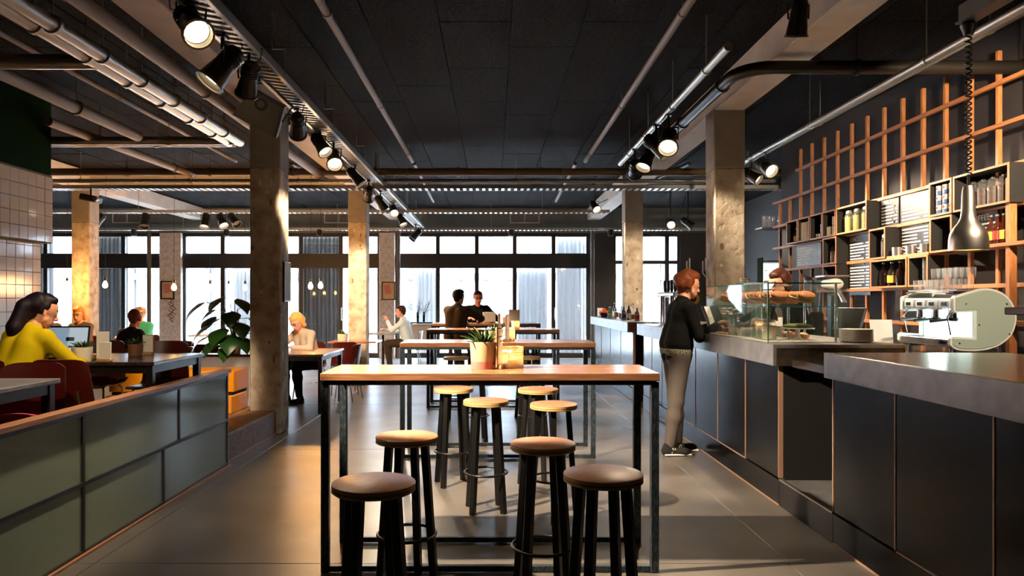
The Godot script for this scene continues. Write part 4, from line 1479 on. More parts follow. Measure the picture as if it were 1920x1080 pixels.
func bar() -> void:
	counter_run("near dark bar counter at the right edge with plywood edged panels", 0.8, -4.2, [0.1, 0.8, 1.5, 2.15, 2.85, 3.55, 4.2], 2.9, [3, 4])
	counter_run("long dark bar counter under the glass display case", -5.0, -9.53, [5.0, 5.66, 6.36, 7.06, 7.76, 8.46, 9.0, 9.5], 2.75, [1, 2, 3], -7.68)
	counter_run("far pale lit bar counter nearest the windows", -10.2, -14.1, [10.2, 11.2, 12.2, 13.2, 14.1], 2.36, [])
	slab("grey worktop slab of the near bar counter", 0.8, -4.14, 2.95, "bar_top_dark", "bar_slab", "bar_slab")
	slab("long grey stone worktop carrying the glass display case", -4.89, -9.53, 2.8, "bar_slab", "bar_slab", "bar_top_dark", -7.68)
	slab("far worktop with brown core on the last counter", -10.2, -14.1, 2.36, "bar_slab", "bar_slab", "brown_core")
	# the open niche between the first two runs
	var t := thing("bin_niche", "black open niche between the near and the long counter", "niche")
	var m := MB.new()
	m.box(Vector3(2.36, 0.165, -4.6), Vector3(0.7, 0.03, 0.79))
	part(t, "niche_floor", m, "bar_slab")
	m = MB.new()
	m.box(Vector3(2.72, 0.58, -4.6), Vector3(0.03, 0.8, 0.79))
	part(t, "niche_back", m, "void_black")
	m = MB.new()
	m.box(Vector3(2.0, 0.09, -4.6), Vector3(0.035, 0.175, 0.79), 0.002)
	part(t, "plinth", m, "bar_panel")
	m = MB.new()
	m.box(Vector3(1.994, 0.184, -4.6), Vector3(0.03, 0.01, 0.78))
	part(t, "sill_strip", m, "lid_metal")
	for z in [-4.206, -4.994]:
		m = MB.new()
		m.box(Vector3(2.36, 0.58, z), Vector3(0.7, 0.8, 0.012))
		part(t, "niche_side", m, "void_black")
	m = MB.new()
	m.box(Vector3(2.4, 1.0, -4.6), Vector3(0.74, 0.05, 0.6))
	part(t, "rear_shelf", m, "bar_top_dark")
	m = MB.new()
	m.box(Vector3(2.36, 0.965, -4.88), Vector3(0.6, 0.012, 0.02))
	part(t, "light_strip", m, "brown_core")
	# back counter along the wall
	t = thing("back_counter", "dark back counter under the shelves with steel top", "counter")
	m = MB.new()
	m.box(Vector3(3.91, 0.48, -6.6), Vector3(0.94, 0.96, 8.2))
	part(t, "cabinet", m, "bar_panel")
	m = MB.new()
	m.box(Vector3(3.89, 0.98, -6.6), Vector3(1.0, 0.04, 8.2), 0.003)
	part(t, "steel_top", m, "bar_top_dark")
	for k in 10:
		m = MB.new()
		m.box(Vector3(3.43, 0.5, -2.95 - 0.8 * k), Vector3(0.02, 0.82, 0.77), 0.002)
		part(t, "door", m, "bar_panel")
	display_case()
	coffee_machine()
	heat_lamp()
	counter_goods()

func display_case() -> void:
	var t := thing("display_case", "glass display case with pastries on the long counter", "display case", Vector3(2.21, 1.125, -5.845))
	var hx := 0.26
	var hz := 0.735
	var H := 0.425
	var m: MB
	for e in [["front_pane", Vector3(-hx, H / 2, 0), Vector3(0.006, H, hz * 2)], ["end_pane", Vector3(0, H / 2, hz), Vector3(hx * 2, H, 0.006)], ["end_pane", Vector3(0, H / 2, -hz), Vector3(hx * 2, H, 0.006)], ["top_pane", Vector3(0, H, 0), Vector3(hx * 2, 0.006, hz * 2)], ["glass_shelf", Vector3(0.0, 0.255, -0.02), Vector3(hx * 1.8, 0.008, hz * 1.86)]]:
		m = MB.new()
		m.box(e[1], e[2])
		var pn := part(t, e[0], m, "case_glass")
		if e[0] == "top_pane" or e[0] == "glass_shelf":
			m = MB.new()
			for s in [-1.0, 1.0]:
				m.box(e[1] + Vector3(0, 0, s * e[2].z / 2), Vector3(e[2].x, 0.008, 0.004))
				m.box(e[1] + Vector3(s * e[2].x / 2, 0, 0), Vector3(0.004, 0.008, e[2].z))
			part(pn, "green_edge", m, "glass_edge")
	m = MB.new()
	m.box(Vector3(-hx, H / 2, hz), Vector3(0.008, H, 0.008))
	part(t, "corner_edge", m, "glass_edge")
	for e in [[hx - 0.03, hz - 0.02], [hx - 0.03, -hz + 0.02], [hx - 0.03, 0.2], [0.0, 0.45], [0.0, -0.3]]:
		m = MB.new()
		m.cyl(Vector3(e[0], 0, e[1]), Vector3(e[0], H if e[0] > 0.1 else 0.255, e[1]), 0.009, 0.009, 10)
		part(t, "post", m, "steel_bright")
	m = MB.new()
	m.box(Vector3(0, 0.006, 0), Vector3(hx * 1.9, 0.01, hz * 1.94), 0.002)
	part(t, "base_tray", m, "porcelain")
	# bread on the glass shelf
	var q := 0
	for k in 11:
		var lab: String = ["filled roll", "crusty roll", "folded sandwich"][k % 3]
		var z := 0.58 - 0.115 * k
		for row in 2:
			var x := -0.13 + 0.2 * row
			var b := thing("sandwich", "%s on the display shelf, %s from the camera, %s row" % [lab, ORD[k], "front" if row == 0 else "rear"], "sandwich", Vector3(2.21 + x, 1.386, -5.845 + z), rng.randf_range(-0.3, 0.3) + 0.5, "sandwiches on the display shelf")
			var sz := Vector3(0.072, 0.022, 0.048)
			var tl := Basis(Vector3.RIGHT, [0.6, 0.25, 0.8][k % 3])
			m = MB.new()
			m.ball(tl * Vector3(0, 0.0, 0) + Vector3(0, 0.05, 0), sz, 7, 12, tl)
			part(b, "bottom_half", m, "bread")
			m = MB.new()
			m.ball(tl * Vector3(0, 0.018, 0) + Vector3(0, 0.05, 0), Vector3(0.076, 0.009, 0.053), 5, 12, tl)
			part(b, "filling", m, ["ham", "salad", "cream_fill"][(k + row) % 3])
			m = MB.new()
			m.ball(tl * Vector3(0, 0.034, 0) + Vector3(0, 0.05, 0), Vector3(0.071, 0.025, 0.047), 7, 12, tl)
			part(b, "top_half", m, "bread")
			q += 1
	# lower level: jars, cake stand, plates
	for k in 3:
		jar(Vector3(2.03 + 0.02 * k, 1.137, -5.3 - 0.17 * k), 0.055, 0.15, ["cream_fill", "pickle", "salad"][k], "lid_metal", "glass jar low in the display case, %s from the camera" % ORD[k], "jars in the display case")
	t = thing("cake_stand", "white cake stand with a flat sandwich in the display case", "cake stand", Vector3(2.26, 1.137, -5.35))
	m = MB.new()
	m.lathe([[0.0, 0.0], [0.05, 0.0], [0.02, 0.02], [0.015, 0.06], [0.02, 0.075], [0.12, 0.08], [0.12, 0.088], [0, 0.088]], 20)
	part(t, "stand", m, "porcelain")
	m = MB.new()
	m.ball(Vector3(0, 0.1, 0), Vector3(0.11, 0.02, 0.09), 6, 14)
	part(t, "flat_sandwich", m, "salad")
	for k in 2:
		t = thing("plate_stack", "stack of small plates in the display case, " + ("nearer" if k == 0 else "farther") + " one", "plates", Vector3(2.33, 1.137, -5.98 - 0.3 * k))
		for j in 7:
			m = MB.new()
			m.lathe([[0, 0.0], [0.05, 0.0], [0.085, 0.012], [0.085, 0.015], [0, 0.005]], 18)
			part(t, "plate", m, "porcelain", Vector3(0, 0.011 * j, 0))
	for k in 4:
		cup(Vector3(2.03 + 0.09 * (k % 2), 1.137, -5.9 - 0.1 * k), 0.04, "white cup low in the display case, %s from the camera" % ORD[k], "cups in the display case")
	for k in 3:
		t = thing("pastry", "round pastry on the case floor, %s from the camera" % ORD[k], "pastry", Vector3(2.36, 1.137, -5.5 - 0.16 * k + (0.06 if k == 2 else 0.0)), 0.5 * k, "pastries on the case floor")
		m = MB.new()
		m.lathe([[0, 0], [0.045, 0], [0.055, 0.025], [0.05, 0.03], [0, 0.03]], 14)
		part(t, "crust", m, "bread")
		m = MB.new()
		m.ball(Vector3(0, 0.03, 0), Vector3(0.042, 0.016, 0.042), 5, 12)
		part(t, "topping", m, ["cream_fill", "ham", "cream_fill"][k])
	t = thing("cake", "flat tart on a board low in the display case", "cake", Vector3(2.1, 1.137, -6.25))
	m = MB.new()
	m.box(Vector3(0, 0.008, 0), Vector3(0.24, 0.016, 0.3), 0.004)
	part(t, "board", m, "wood_card")
	m = MB.new()
	m.lathe([[0, 0.016], [0.1, 0.016], [0.11, 0.05], [0.1, 0.055], [0, 0.045]], 18)
	part(t, "tart", m, "bread")
	# plates beside the case
	t = thing("plate_stack", "tall stack of dinner plates right of the display case", "plates", Vector3(2.62, 1.125, -5.2))
	for j in 12:
		m = MB.new()
		m.lathe([[0, 0.0], [0.08, 0.0], [0.115, 0.01], [0.115, 0.013], [0, 0.004]], 20)
		part(t, "plate", m, "porcelain", Vector3(0, 0.0075 * j, 0))
	# on top of the case
	m = MB.new()
	m.box(Vector3(0, 0.012, 0), Vector3(0.16, 0.024, 0.2), 0.004)
	solo("notebook", "blue grey notebook lying on top of the display case", "book", m, "outside_blue", Vector3(2.2, 1.554, -6.2))

func coffee_machine() -> void:
	var z0 := -5.49
	var z1 := -6.18
	var t := thing("coffee_machine", "white espresso machine with round grey side panel", "coffee machine", Vector3(3.5, 1.0, z0))
	var raw := [[0.0, 0.136], [0.0, 0.09], [0.05, 0.057], [0.22, 0.057], [0.333, 0.085], [0.418, 0.1415], [0.462, 0.21], [0.48, 0.311], [0.44, 0.418], [0.361, 0.486], [0.248, 0.511], [0.13, 0.48], [0.025, 0.446], [0.025, 0.35], [0.186, 0.356], [0.186, 0.125]]
	var poly := []
	var rim := []
	# round the outer curve by cutting its corners twice
	var arc := []
	for k in range(1, 13):
		arc.append(Vector2(raw[k][0], raw[k][1]))
	for pass_no in 2:
		var nx := [arc[0]]
		for k in arc.size() - 1:
			nx.append(arc[k].lerp(arc[k + 1], 0.25))
			nx.append(arc[k].lerp(arc[k + 1], 0.75))
		nx.append(arc[arc.size() - 1])
		arc = nx
	poly.append(Vector2(raw[0][0], raw[0][1]))
	poly.append_array(arc)
	for k in range(13, 16):
		poly.append(Vector2(raw[k][0], raw[k][1]))
	var big := Geometry2D.offset_polygon(PackedVector2Array(poly), 0.016, Geometry2D.JOIN_ROUND)
	for q in big[0]:
		rim.append(q)
	for z in [0.0, z1 - z0]:
		var m := MB.new()
		m.prism(rim, Transform3D(Basis.IDENTITY, Vector3(0, 0, z - 0.03)), 0.03)
		var sp := part(t, "side_panel", m, "machine_white")
		m = MB.new()
		m.prism(poly, Transform3D(Basis.IDENTITY, Vector3(0, 0, z)), 0.006)
		part(sp, "inlay", m, "machine_side")
		for q in [[0.1, 0.4], [0.41, 0.4], [0.43, 0.17], [0.2, 0.24], [0.05, 0.1]]:
			m = MB.new()
			m.cyl(Vector3(q[0], q[1], z + 0.004), Vector3(q[0], q[1], z + 0.011), 0.006, 0.006, 8)
			part(sp, "screw", m, "black_metal")
	var L := z1 - z0
	var m := MB.new()
	m.box(Vector3(0.11, 0.4, L / 2), Vector3(0.2, 0.09, absf(L) - 0.04), 0.012)
	part(t, "upper_housing", m, "steel_bright")
	m = MB.new()
	m.box(Vector3(0.33, 0.29, L / 2), Vector3(0.27, 0.38, absf(L) - 0.05), 0.05)
	part(t, "rear_housing", m, "machine_white")
	m = MB.new()
	m.box(Vector3(0.188, 0.24, L / 2), Vector3(0.012, 0.24, absf(L) - 0.05))
	part(t, "lamp_backsplash", m, "machine_glow")
	m = MB.new()
	m.box(Vector3(0.09, 0.1, L / 2), Vector3(0.2, 0.06, absf(L) - 0.04), 0.006)
	part(t, "drip_tray", m, "steel_bright")
	for k in 10:
		m = MB.new()
		m.box(Vector3(0.09, 0.133, -0.07 - 0.06 * k), Vector3(0.17, 0.004, 0.03))
		part(t, "grate_bar", m, "chrome")
	for k in 4:
		m = MB.new()
		m.box(Vector3(0.005, 0.4, -0.1 - 0.16 * k), Vector3(0.012, 0.05, 0.12), 0.003)
		var kp := part(t, "key_panel", m, "machine_white")
		m = MB.new()
		m.box(Vector3(-0.004, 0.4, -0.1 - 0.16 * k), Vector3(0.006, 0.028, 0.06))
		part(kp, "display", m, "black_glaze")
	for k in 3:
		var z := -0.13 - 0.21 * k
		m = MB.new()
		m.cyl(Vector3(0.09, 0.36, z), Vector3(0.09, 0.29, z), 0.034, 0.038, 14)
		var gh := part(t, "group_head", m, "chrome")
		m = MB.new()
		m.cyl(Vector3(0.09, 0.29, z), Vector3(0.09, 0.265, z), 0.036, 0.03, 14)
		m.cyl(Vector3(0.06, 0.278, z), Vector3(-0.09, 0.265, z), 0.01, 0.014, 10)
		part(gh, "portafilter", m, "black_plastic")
	for z in [-0.05, -0.64]:
		m = MB.new()
		m.tube([Vector3(0.03, 0.35, z), Vector3(-0.01, 0.3, z), Vector3(0.02, 0.16, z)], 0.006, 8)
		part(t, "steam_wand", m, "chrome")
	for x in [0.05, 0.4]:
		for z in [-0.05, -0.64]:
			m = MB.new()
			m.cyl(Vector3(x, 0, z), Vector3(x, 0.07, z), 0.018, 0.014, 10)
			part(t, "foot", m, "chrome")
	m = MB.new()
	m.tube([Vector3(0.03, 0.47, -0.03), Vector3(0.03, 0.49, -0.03), Vector3(0.03, 0.49, L + 0.03), Vector3(0.03, 0.47, L + 0.03)], 0.005, 6)
	part(t, "cup_rail", m, "chrome")
	m = MB.new()
	for k in 5:
		m.box(Vector3(-0.011, 0.1, -0.07 - 0.018 * k), Vector3(0.003, 0.022, 0.011))
	part(t, "name_badge", m, "black_glaze")
	omni(Vector3(3.6, 1.26, -5.84), 0.22, Color(0.9, 1.0, 0.97), 0.05)
	# glasses on top of the machine
	for k in 8:
		for row in 2:
			tumbler(Vector3(3.6 + 0.09 * row, 1.512, z0 - 0.09 - 0.076 * k), 0.034, 0.085, "clear tumbler on the coffee machine, %s from the camera, %s row" % [ORD[k], ["front", "rear"][row]], "tumblers on the coffee machine")
	for k in 5:
		for row in 2:
			tumbler(Vector3(3.6 + 0.09 * row, 1.6, z0 - 0.07 - 0.076 * k), 0.034, 0.085, "clear tumbler in the upper layer on the coffee machine, %s from the camera, %s row" % [ORD[k], ["front", "rear"][row]], "tumblers on the coffee machine")
	# shelf below the tumblers: the warming tray
	m = MB.new()
	m.box(Vector3(0, 0, 0), Vector3(0.2, 0.008, 0.66), 0.002)
	solo("warming_tray", "flat steel warming tray under the tumblers", "tray", m, "steel_bright", Vector3(3.645, 1.506, -5.83))

func heat_lamp() -> void:
	var at := Vector3(2.87, 1.726, -4.35)
	var t := thing("heat_lamp", "brushed steel heat lamp on a coiled cord above the bar", "lamp", at)
	var m := MB.new()
	m.lathe([[0.098, 0.006], [0.105, 0.0], [0.106, 0.015], [0.104, 0.07], [0.098, 0.105], [0.08, 0.14], [0.056, 0.17], [0.043, 0.2], [0.038, 0.24], [0.034, 0.36], [0.028, 0.39], [0.0, 0.395]], 32)
	part(t, "shade", m, "brushed")
	m = MB.new()
	m.lathe([[0.095, 0.008], [0.094, 0.07], [0.07, 0.13], [0.0, 0.15]], 24)
	part(t, "shade_lining", m, "porcelain")
	m = MB.new()
	m.ball(Vector3(0, 0.06, 0), Vector3(0.04, 0.05, 0.04), 8, 12)
	part(t, "lamp_bulb", m, "bulb_lit")
	m = MB.new()
	m.cyl(Vector3(0, 0.39, 0), Vector3(0, 0.46, 0), 0.009, 0.009, 10)
	part(t, "stem", m, "chrome")
	var pts := []
	for k in 26 * 9 + 1:
		var a := TAU * k / 9.0
		var y := 0.46 + 0.85 * k / (26.0 * 9.0)
		var r := 0.016
		pts.append(Vector3(cos(a) * r, y, sin(a) * r))
	m = MB.new()
	m.tube(pts, 0.0055, 6)
	part(t, "coiled_cord", m, "black_plastic")
	m = MB.new()
	m.cyl(Vector3(0, 1.3, 0), Vector3(0, 1.36, 0), 0.025, 0.045, 14)
	m.cyl(Vector3(0, 1.36, 0), Vector3(0, 1.39, 0), 0.045, 0.03, 14)
	part(t, "reel", m, "black_metal")
	spot_light(at + Vector3(0, 0.005, 0), at + Vector3(0, -1, 0), 1.3, 55.0, 0.08, Color(1.0, 0.8, 0.55))

func counter_goods() -> void:
	var m: MB
	var t: Node3D
	# grey device with a wooden lid at the right edge
	t = thing("kitchen_device", "grey metal device with wooden lid at the right edge", "appliance", Vector3(2.36, 1.125, -2.78))
	m = MB.new()
	m.box(Vector3(0, 0.12, 0), Vector3(0.32, 0.24, 0.26), 0.02)
	part(t, "housing", m, "brushed")
	m = MB.new()
	m.box(Vector3(-0.06, 0.256, 0), Vector3(0.46, 0.03, 0.28), 0.004)
	part(t, "wooden_lid", m, "pot_brown")
	m = MB.new()
	m.cyl(Vector3(-0.27, 0.24, 0.05), Vector3(-0.27, 0.2, 0.05), 0.016, 0.02, 12)
	part(t, "knob", m, "black_plastic")
	# papers and equipment behind the bar
	m = MB.new()
	m.box(Vector3(0, 0.13, 0), Vector3(0.18, 0.26, 0.006), 0.001, Basis(Vector3.UP, -0.3) * Basis(Vector3.RIGHT, -0.25))
	solo("order_sheet", "white order sheet leaning left of the coffee machine", "paper", m, "paper", Vector3(3.45, 1.0, -6.4))
	t = thing("till", "black till with screen behind the display case", "till", Vector3(2.95, 1.0, -6.0), 0.3)
	m = MB.new()
	m.box(Vector3(0, 0.04, 0), Vector3(0.3, 0.08, 0.3), 0.01)
	part(t, "drawer", m, "black_plastic")
	m = MB.new()
	m.cyl(Vector3(0, 0.08, 0), Vector3(0, 0.24, 0), 0.02, 0.02, 10)
	part(t, "stand", m, "black_plastic")
	m = MB.new()
	m.box(Vector3(0.02, 0.27, 0), Vector3(0.025, 0.2, 0.3), 0.005, Basis(Vector3.BACK, -0.35))
	part(t, "screen_housing", m, "black_plastic")
	t = thing("side_stand", "dark equipment table behind the long counter", "table", Vector3(2.95, 0, -6.0))
	m = MB.new()
	m.box(Vector3(0, 0.98, 0), Vector3(0.28, 0.04, 0.9), 0.003)
	part(t, "top", m, "bar_panel")
	for x in [-0.1, 0.1]:
		for z in [-0.4, 0.4]:
			m = MB.new()
			m.box(Vector3(x, 0.48, z), Vector3(0.035, 0.96, 0.035))
			part(t, "leg", m, "black_metal")
	# grinder at the far end of the machine
	t = thing("coffee_grinder", "chrome coffee grinder with funnel left of the shelves", "grinder", Vector3(3.6, 1.0, -8.1))
	m = MB.new()
	m.box(Vector3(0, 0.15, 0), Vector3(0.16, 0.3, 0.2), 0.02)
	part(t, "base", m, "black_metal")
	m = MB.new()
	m.lathe([[0.05, 0.3], [0.06, 0.34], [0.07, 0.5], [0.1, 0.62], [0.1, 0.66], [0, 0.66]], 18)
	part(t, "hopper", m, "clear_glass")
	m = MB.new()
	m.lathe([[0.0, 0.66], [0.105, 0.66], [0.105, 0.69], [0, 0.69]], 18)
	part(t, "hopper_lid", m, "black_plastic")
	t = thing("slicer", "white and chrome slicer with tilted tray above the barista", "slicer", Vector3(3.55, 1.0, -7.5))
	m = MB.new()
	m.box(Vector3(0, 0.25, 0), Vector3(0.1, 0.5, 0.12), 0.02)
	part(t, "pillar", m, "black_metal")
	m = MB.new()
	m.ball(Vector3(-0.02, 0.6, 0), Vector3(0.11, 0.07, 0.11), 8, 16)
	part(t, "bowl", m, "porcelain")
	m = MB.new()
	m.box(Vector3(-0.02, 0.68, 0), Vector3(0.26, 0.02, 0.22), 0.004)
	part(t, "tray", m, "steel_bright")
	m = MB.new()
	m.box(Vector3(0.02, 0.48, 0.1), Vector3(0.05, 0.02, 0.22), 0.004, Basis(Vector3.RIGHT, 0.7))
	part(t, "chute", m, "steel_bright")
	# menu stand and bread board at the customer's place
	t = thing("menu_stand", "black and white menu stand leaning beside the display case", "menu", Vector3(2.1, 1.125, -6.85), 0.4)
	m = MB.new()
	m.box(Vector3(0, 0.13, 0), Vector3(0.2, 0.27, 0.012), 0.002, Basis(Vector3.RIGHT, -0.5))
	part(t, "board", m, "menu_black")
	m = MB.new()
	m.box(Vector3(-0.05, 0.135, 0.012), Vector3(0.06, 0.25, 0.006), 0.001, Basis(Vector3.RIGHT, -0.5))
	part(t, "white_panel", m, "paper")
	t = thing("bread_board", "wooden board with flat bread on the counter before the woman", "board", Vector3(2.12, 1.125, -7.12))
	m = MB.new()
	m.box(Vector3(0, 0.008, 0), Vector3(0.3, 0.016, 0.2), 0.004)
	part(t, "board", m, "wood_card")
	for k in 3:
		m = MB.new()
		m.ball(Vector3(-0.08 + 0.08 * k, 0.032, 0.01 * k), Vector3(0.05, 0.018, 0.06), 6, 10)
		part(t, "bread", m, "bread")
	# flowers in a vase behind the case
	flowers(Vector3(2.3, 1.125, -6.95), 0.13, 20, "small white and pink blossoms in a glass at the case", 11, "clear_glass", 0.14)
	# beer taps
	t = thing("beer_tap", "chrome beer tap tower with black handles on the bar", "beer tap", Vector3(2.17, 1.125, -9.0))
	for z in [-0.25, 0.25]:
		m = MB.new()
		m.cyl(Vector3(0, 0, z), Vector3(0, 0.38, z), 0.03, 0.03, 14)
		part(t, "pillar", m, "chrome")
	m = MB.new()
	m.cyl(Vector3(0, 0.38, -0.42), Vector3(0, 0.38, 0.42), 0.032, 0.032, 14)
	part(t, "cross_pipe", m, "chrome")
	for k in 5:
		var z := -0.34 + 0.17 * k
		m = MB.new()
		m.tube([Vector3(0.03, 0.38, z), Vector3(0.1, 0.38, z), Vector3(0.11, 0.3, z)], 0.012, 8)
		var sp := part(t, "spout", m, "chrome")
		m = MB.new()
		m.lathe([[0.012, 0.0], [0.02, 0.03], [0.026, 0.12], [0.02, 0.16], [0, 0.165]], 12, Vector3(0.06, 0.4, z))
		part(sp, "handle", m, "black_glaze")
	# glasses, bottles and jars along the two far counters
	var G := "bottles on the far counter"
	for k in 12:
		var z := -10.5 - 0.22 * k
		var x := 2.02 + 0.12 * (k % 3)
		var gl: String = ["clear_glass", "amber_glass", "clear_glass", "green_glass", "dark_glass", "clear_glass"][k % 6]
		var lb: String = ["paper", "label_red", "", "outside_blue", "paper", ""][k % 6]
		bottle(Vector3(x, 1.125, z), 0.04, [0.24, 0.2, 0.27, 0.22][k % 4], gl, lb, "%s bottle on the far counter, %s from the tap side" % [["clear", "amber", "clear", "green", "dark", "clear"][k % 6], ORD[k]], G)
	for k in 7:
		tumbler(Vector3(1.98 + 0.09 * (k % 2), 1.125, -8.2 - 0.17 * k), 0.036, 0.12, "clear tumbler beside the beer taps, %s from the woman" % ORD[k], "tumblers beside the beer taps")
	for k in 5:
		cup(Vector3(2.2 + 0.1 * (k % 2), 1.125, -7.55 - 0.13 * k), 0.045, "white cup behind the standing woman, %s from the camera" % ORD[k], "cups on the long counter")
	for k in 4:
		bottle(Vector3(2.6, 1.125, -6.68 - 0.13 * k), 0.038, 0.26, ["dark_glass", "green_glass"][k % 2], "label_yellow" if k % 2 else "paper", "wine bottle along the rear edge of the long counter, %s from the camera" % ORD[k], "wine bottles on the long counter")
	# mug and fruit bowl
	m = MB.new()
	m.lathe([[0, 0], [0.05, 0], [0.055, 0.17], [0.05, 0.17], [0.045, 0.01], [0, 0.01]], 16)
	solo("beaker", "tall white beaker at the window end of the bar", "beaker", m, "porcelain", Vector3(2.02, 1.125, -13.6))
	m = MB.new()
	m.lathe([[0, 0], [0.06, 0], [0.1, 0.09], [0.09, 0.09], [0.05, 0.012], [0, 0.012]], 18)
	solo("fruit_bowl", "black bowl of oranges at the window end of the bar", "bowl", m, "black_glaze", Vector3(2.04, 1.125, -13.25))
	for k in 6:
		var a := TAU * k / 5.0
		m = MB.new()
		m.ball(Vector3.ZERO, Vector3(0.036, 0.035, 0.036), 7, 10)
		solo("orange", "orange in the black bowl, " + (ORD[k] + " of the lower ring" if k < 5 else "the topmost one"), "fruit", m, "orange_fruit", Vector3(2.04 + (0.062 * cos(a) if k < 5 else 0.0), 1.215 if k < 5 else 1.262, -13.25 + (0.062 * sin(a) if k < 5 else 0.0)), "oranges in the black bowl")
	# round yellow and blue badges by the column
	for e in [[2.9, 1.62, "round blue badge beside the chipped column", "outside_blue"], [2.95, 1.45, "round yellow badge beside the chipped column", "label_yellow"]]:
		m = MB.new()
		m.cyl(Vector3(0, 0, 0), Vector3(0, 0, 0.02), 0.07, 0.07, 20)
		t = thing("tap_badge", e[2], "badge", Vector3(e[0] - 0.65, e[1], -8.3))
		part(t, "disc", m, e[3])
		m = MB.new()
		m.cyl(Vector3(0, 0, 0.02), Vector3(0, 0, 0.026), 0.035, 0.035, 16)
		part(t, "centre", m, "black_glaze")
		m = MB.new()
		m.cyl(Vector3(0, -(e[1] - 1.125), 0.01), Vector3(0, -0.06, 0.01), 0.01, 0.01, 8)
		part(t, "post", m, "chrome")
	# tall dotted vase on the case side
	m = MB.new()
	m.lathe([[0, 0], [0.035, 0], [0.03, 0.05], [0.05, 0.26], [0.045, 0.26], [0.0, 0.04]], 16)
	solo("tall_vase", "dark speckled tall vase in front of the chipped column", "vase", m, "floral_cloth", Vector3(2.6, 1.4, -7.45))
	m = MB.new()
	m.box(Vector3(0, 0.1375, 0), Vector3(0.16, 0.275, 0.16), 0.008)
	solo("pedestal_box", "dark box under the speckled vase", "box", m, "bar_panel", Vector3(2.6, 1.125, -7.45))

func flowers(at: Vector3, r: float, n: int, label: String, sd: int, vase: String, vh: float) -> void:
	var t := thing("flower_vase", label, "flowers", at)
	var m := MB.new()
	m.lathe([[0, 0], [0.03, 0], [0.035, vh * 0.6], [0.02, vh * 0.85], [0.026, vh], [0.018, vh * 0.85], [0.03, vh * 0.5], [0, 0.01]], 14)
	part(t, "vase", m, vase)
	var q := RandomNumberGenerator.new()
	q.seed = sd
	var st := MB.new()
	for k in n:
		var a := q.randf() * TAU
		var e := Vector3(cos(a), 0, sin(a)) * r * sqrt(q.randf()) + Vector3(0, vh + r * q.randf_range(0.2, 1.1), 0)
		st.tube([Vector3(0, vh * 0.5, 0), Vector3(e.x * 0.3, vh + 0.02, e.z * 0.3), e], 0.0025, 5)
		m = MB.new()
		for j in 5:
			var b := TAU * j / 5.0
			m.ball(Vector3(cos(b) * 0.012, 0, sin(b) * 0.012), Vector3(0.011, 0.005, 0.011), 4, 6)
		m.ball(Vector3(0, 0.004, 0), Vector3(0.007, 0.007, 0.007), 4, 6)
		part(t, "blossom", m, "petal" if k % 3 else "petal_pink", e)
	part(t, "stems", st, "agave")

func shelf_box(label: String, d0: float, d1: float, y0: float, y1: float) -> Node3D:
	# a black box with pale plywood front edges, between depths d0 < d1 along the wall
	var zc := -(d0 + d1) / 2
	var w := d1 - d0
	var h := y1 - y0
	var t := thing("shelf_box", label, "shelf", Vector3(4.05, y0, zc), 0.0, "boxes on the bar lattice")
	var th := 0.018
	for e in [["bottom_board", Vector3(0.15, th / 2, 0), Vector3(0.3, th, w)], ["top_board", Vector3(0.15, h - th / 2, 0), Vector3(0.3, th, w)], ["side_board", Vector3(0.15, h / 2, w / 2 - th / 2), Vector3(0.3, h - 2 * th, th)], ["side_board", Vector3(0.15, h / 2, -w / 2 + th / 2), Vector3(0.3, h - 2 * th, th)], ["back_board", Vector3(0.295, h / 2, 0), Vector3(0.01, h - 2 * th, w - 2 * th)]]:
		var m := MB.new()
		m.box(e[1], e[2])
		var b := part(t, e[0], m, "box_inside")
		if e[0] != "back_board":
			m = MB.new()
			var c: Vector3 = e[1]
			var s: Vector3 = e[2]
			c.x = -0.002
			s.x = 0.006
			m.box(c, s)
			part(b, "front_edge", m, "pine_z")
	return t

func menu_board(label: String, head: String, d0: float, d1: float, y0: float, y1: float, sd: int, headx := 0.08) -> void:
	# a black felt board with rows of small white letters; faces -x
	var w := d1 - d0
	var h := y1 - y0
	var t := thing("menu_board", label, "menu board", Vector3(4.19, y0, -(d0 + d1) / 2), 0.0, "menu boards behind the bar")
	var m := MB.new()
	m.box(Vector3(0.01, h / 2, 0), Vector3(0.02, h, w), 0.002)
	part(t, "board", m, "menu_black")
	var q := RandomNumberGenerator.new()
	q.seed = sd
	var B := Basis(Vector3.UP, -PI / 2)   # text runs along +z, faces -x
	var y := h - 0.035
	if head:
		text(t, "heading", head, 0.048, "white_paint", Transform3D(B, Vector3(-0.002, h - 0.055, -w / 2 + headx + 0.045 * head.length() * 0.5)), 0.003)
		y -= 0.075
	# rows of unreadable small print, each a run of word bars with a price
	while y > 0.03:
		var row := MB.new()
		var x := -w / 2 + 0.03
		var stop := w * q.randf_range(0.05, 0.3)
		while x < stop:
			var l := q.randf_range(0.015, 0.05)
			row.box(Vector3(-0.001, y, x + l / 2), Vector3(0.002, 0.014, l))
			x += l + 0.007
		row.box(Vector3(-0.001, y, w / 2 - 0.06), Vector3(0.002, 0.014, 0.07))
		part(t, "print_row", row, "white_paint")
		y -= 0.034

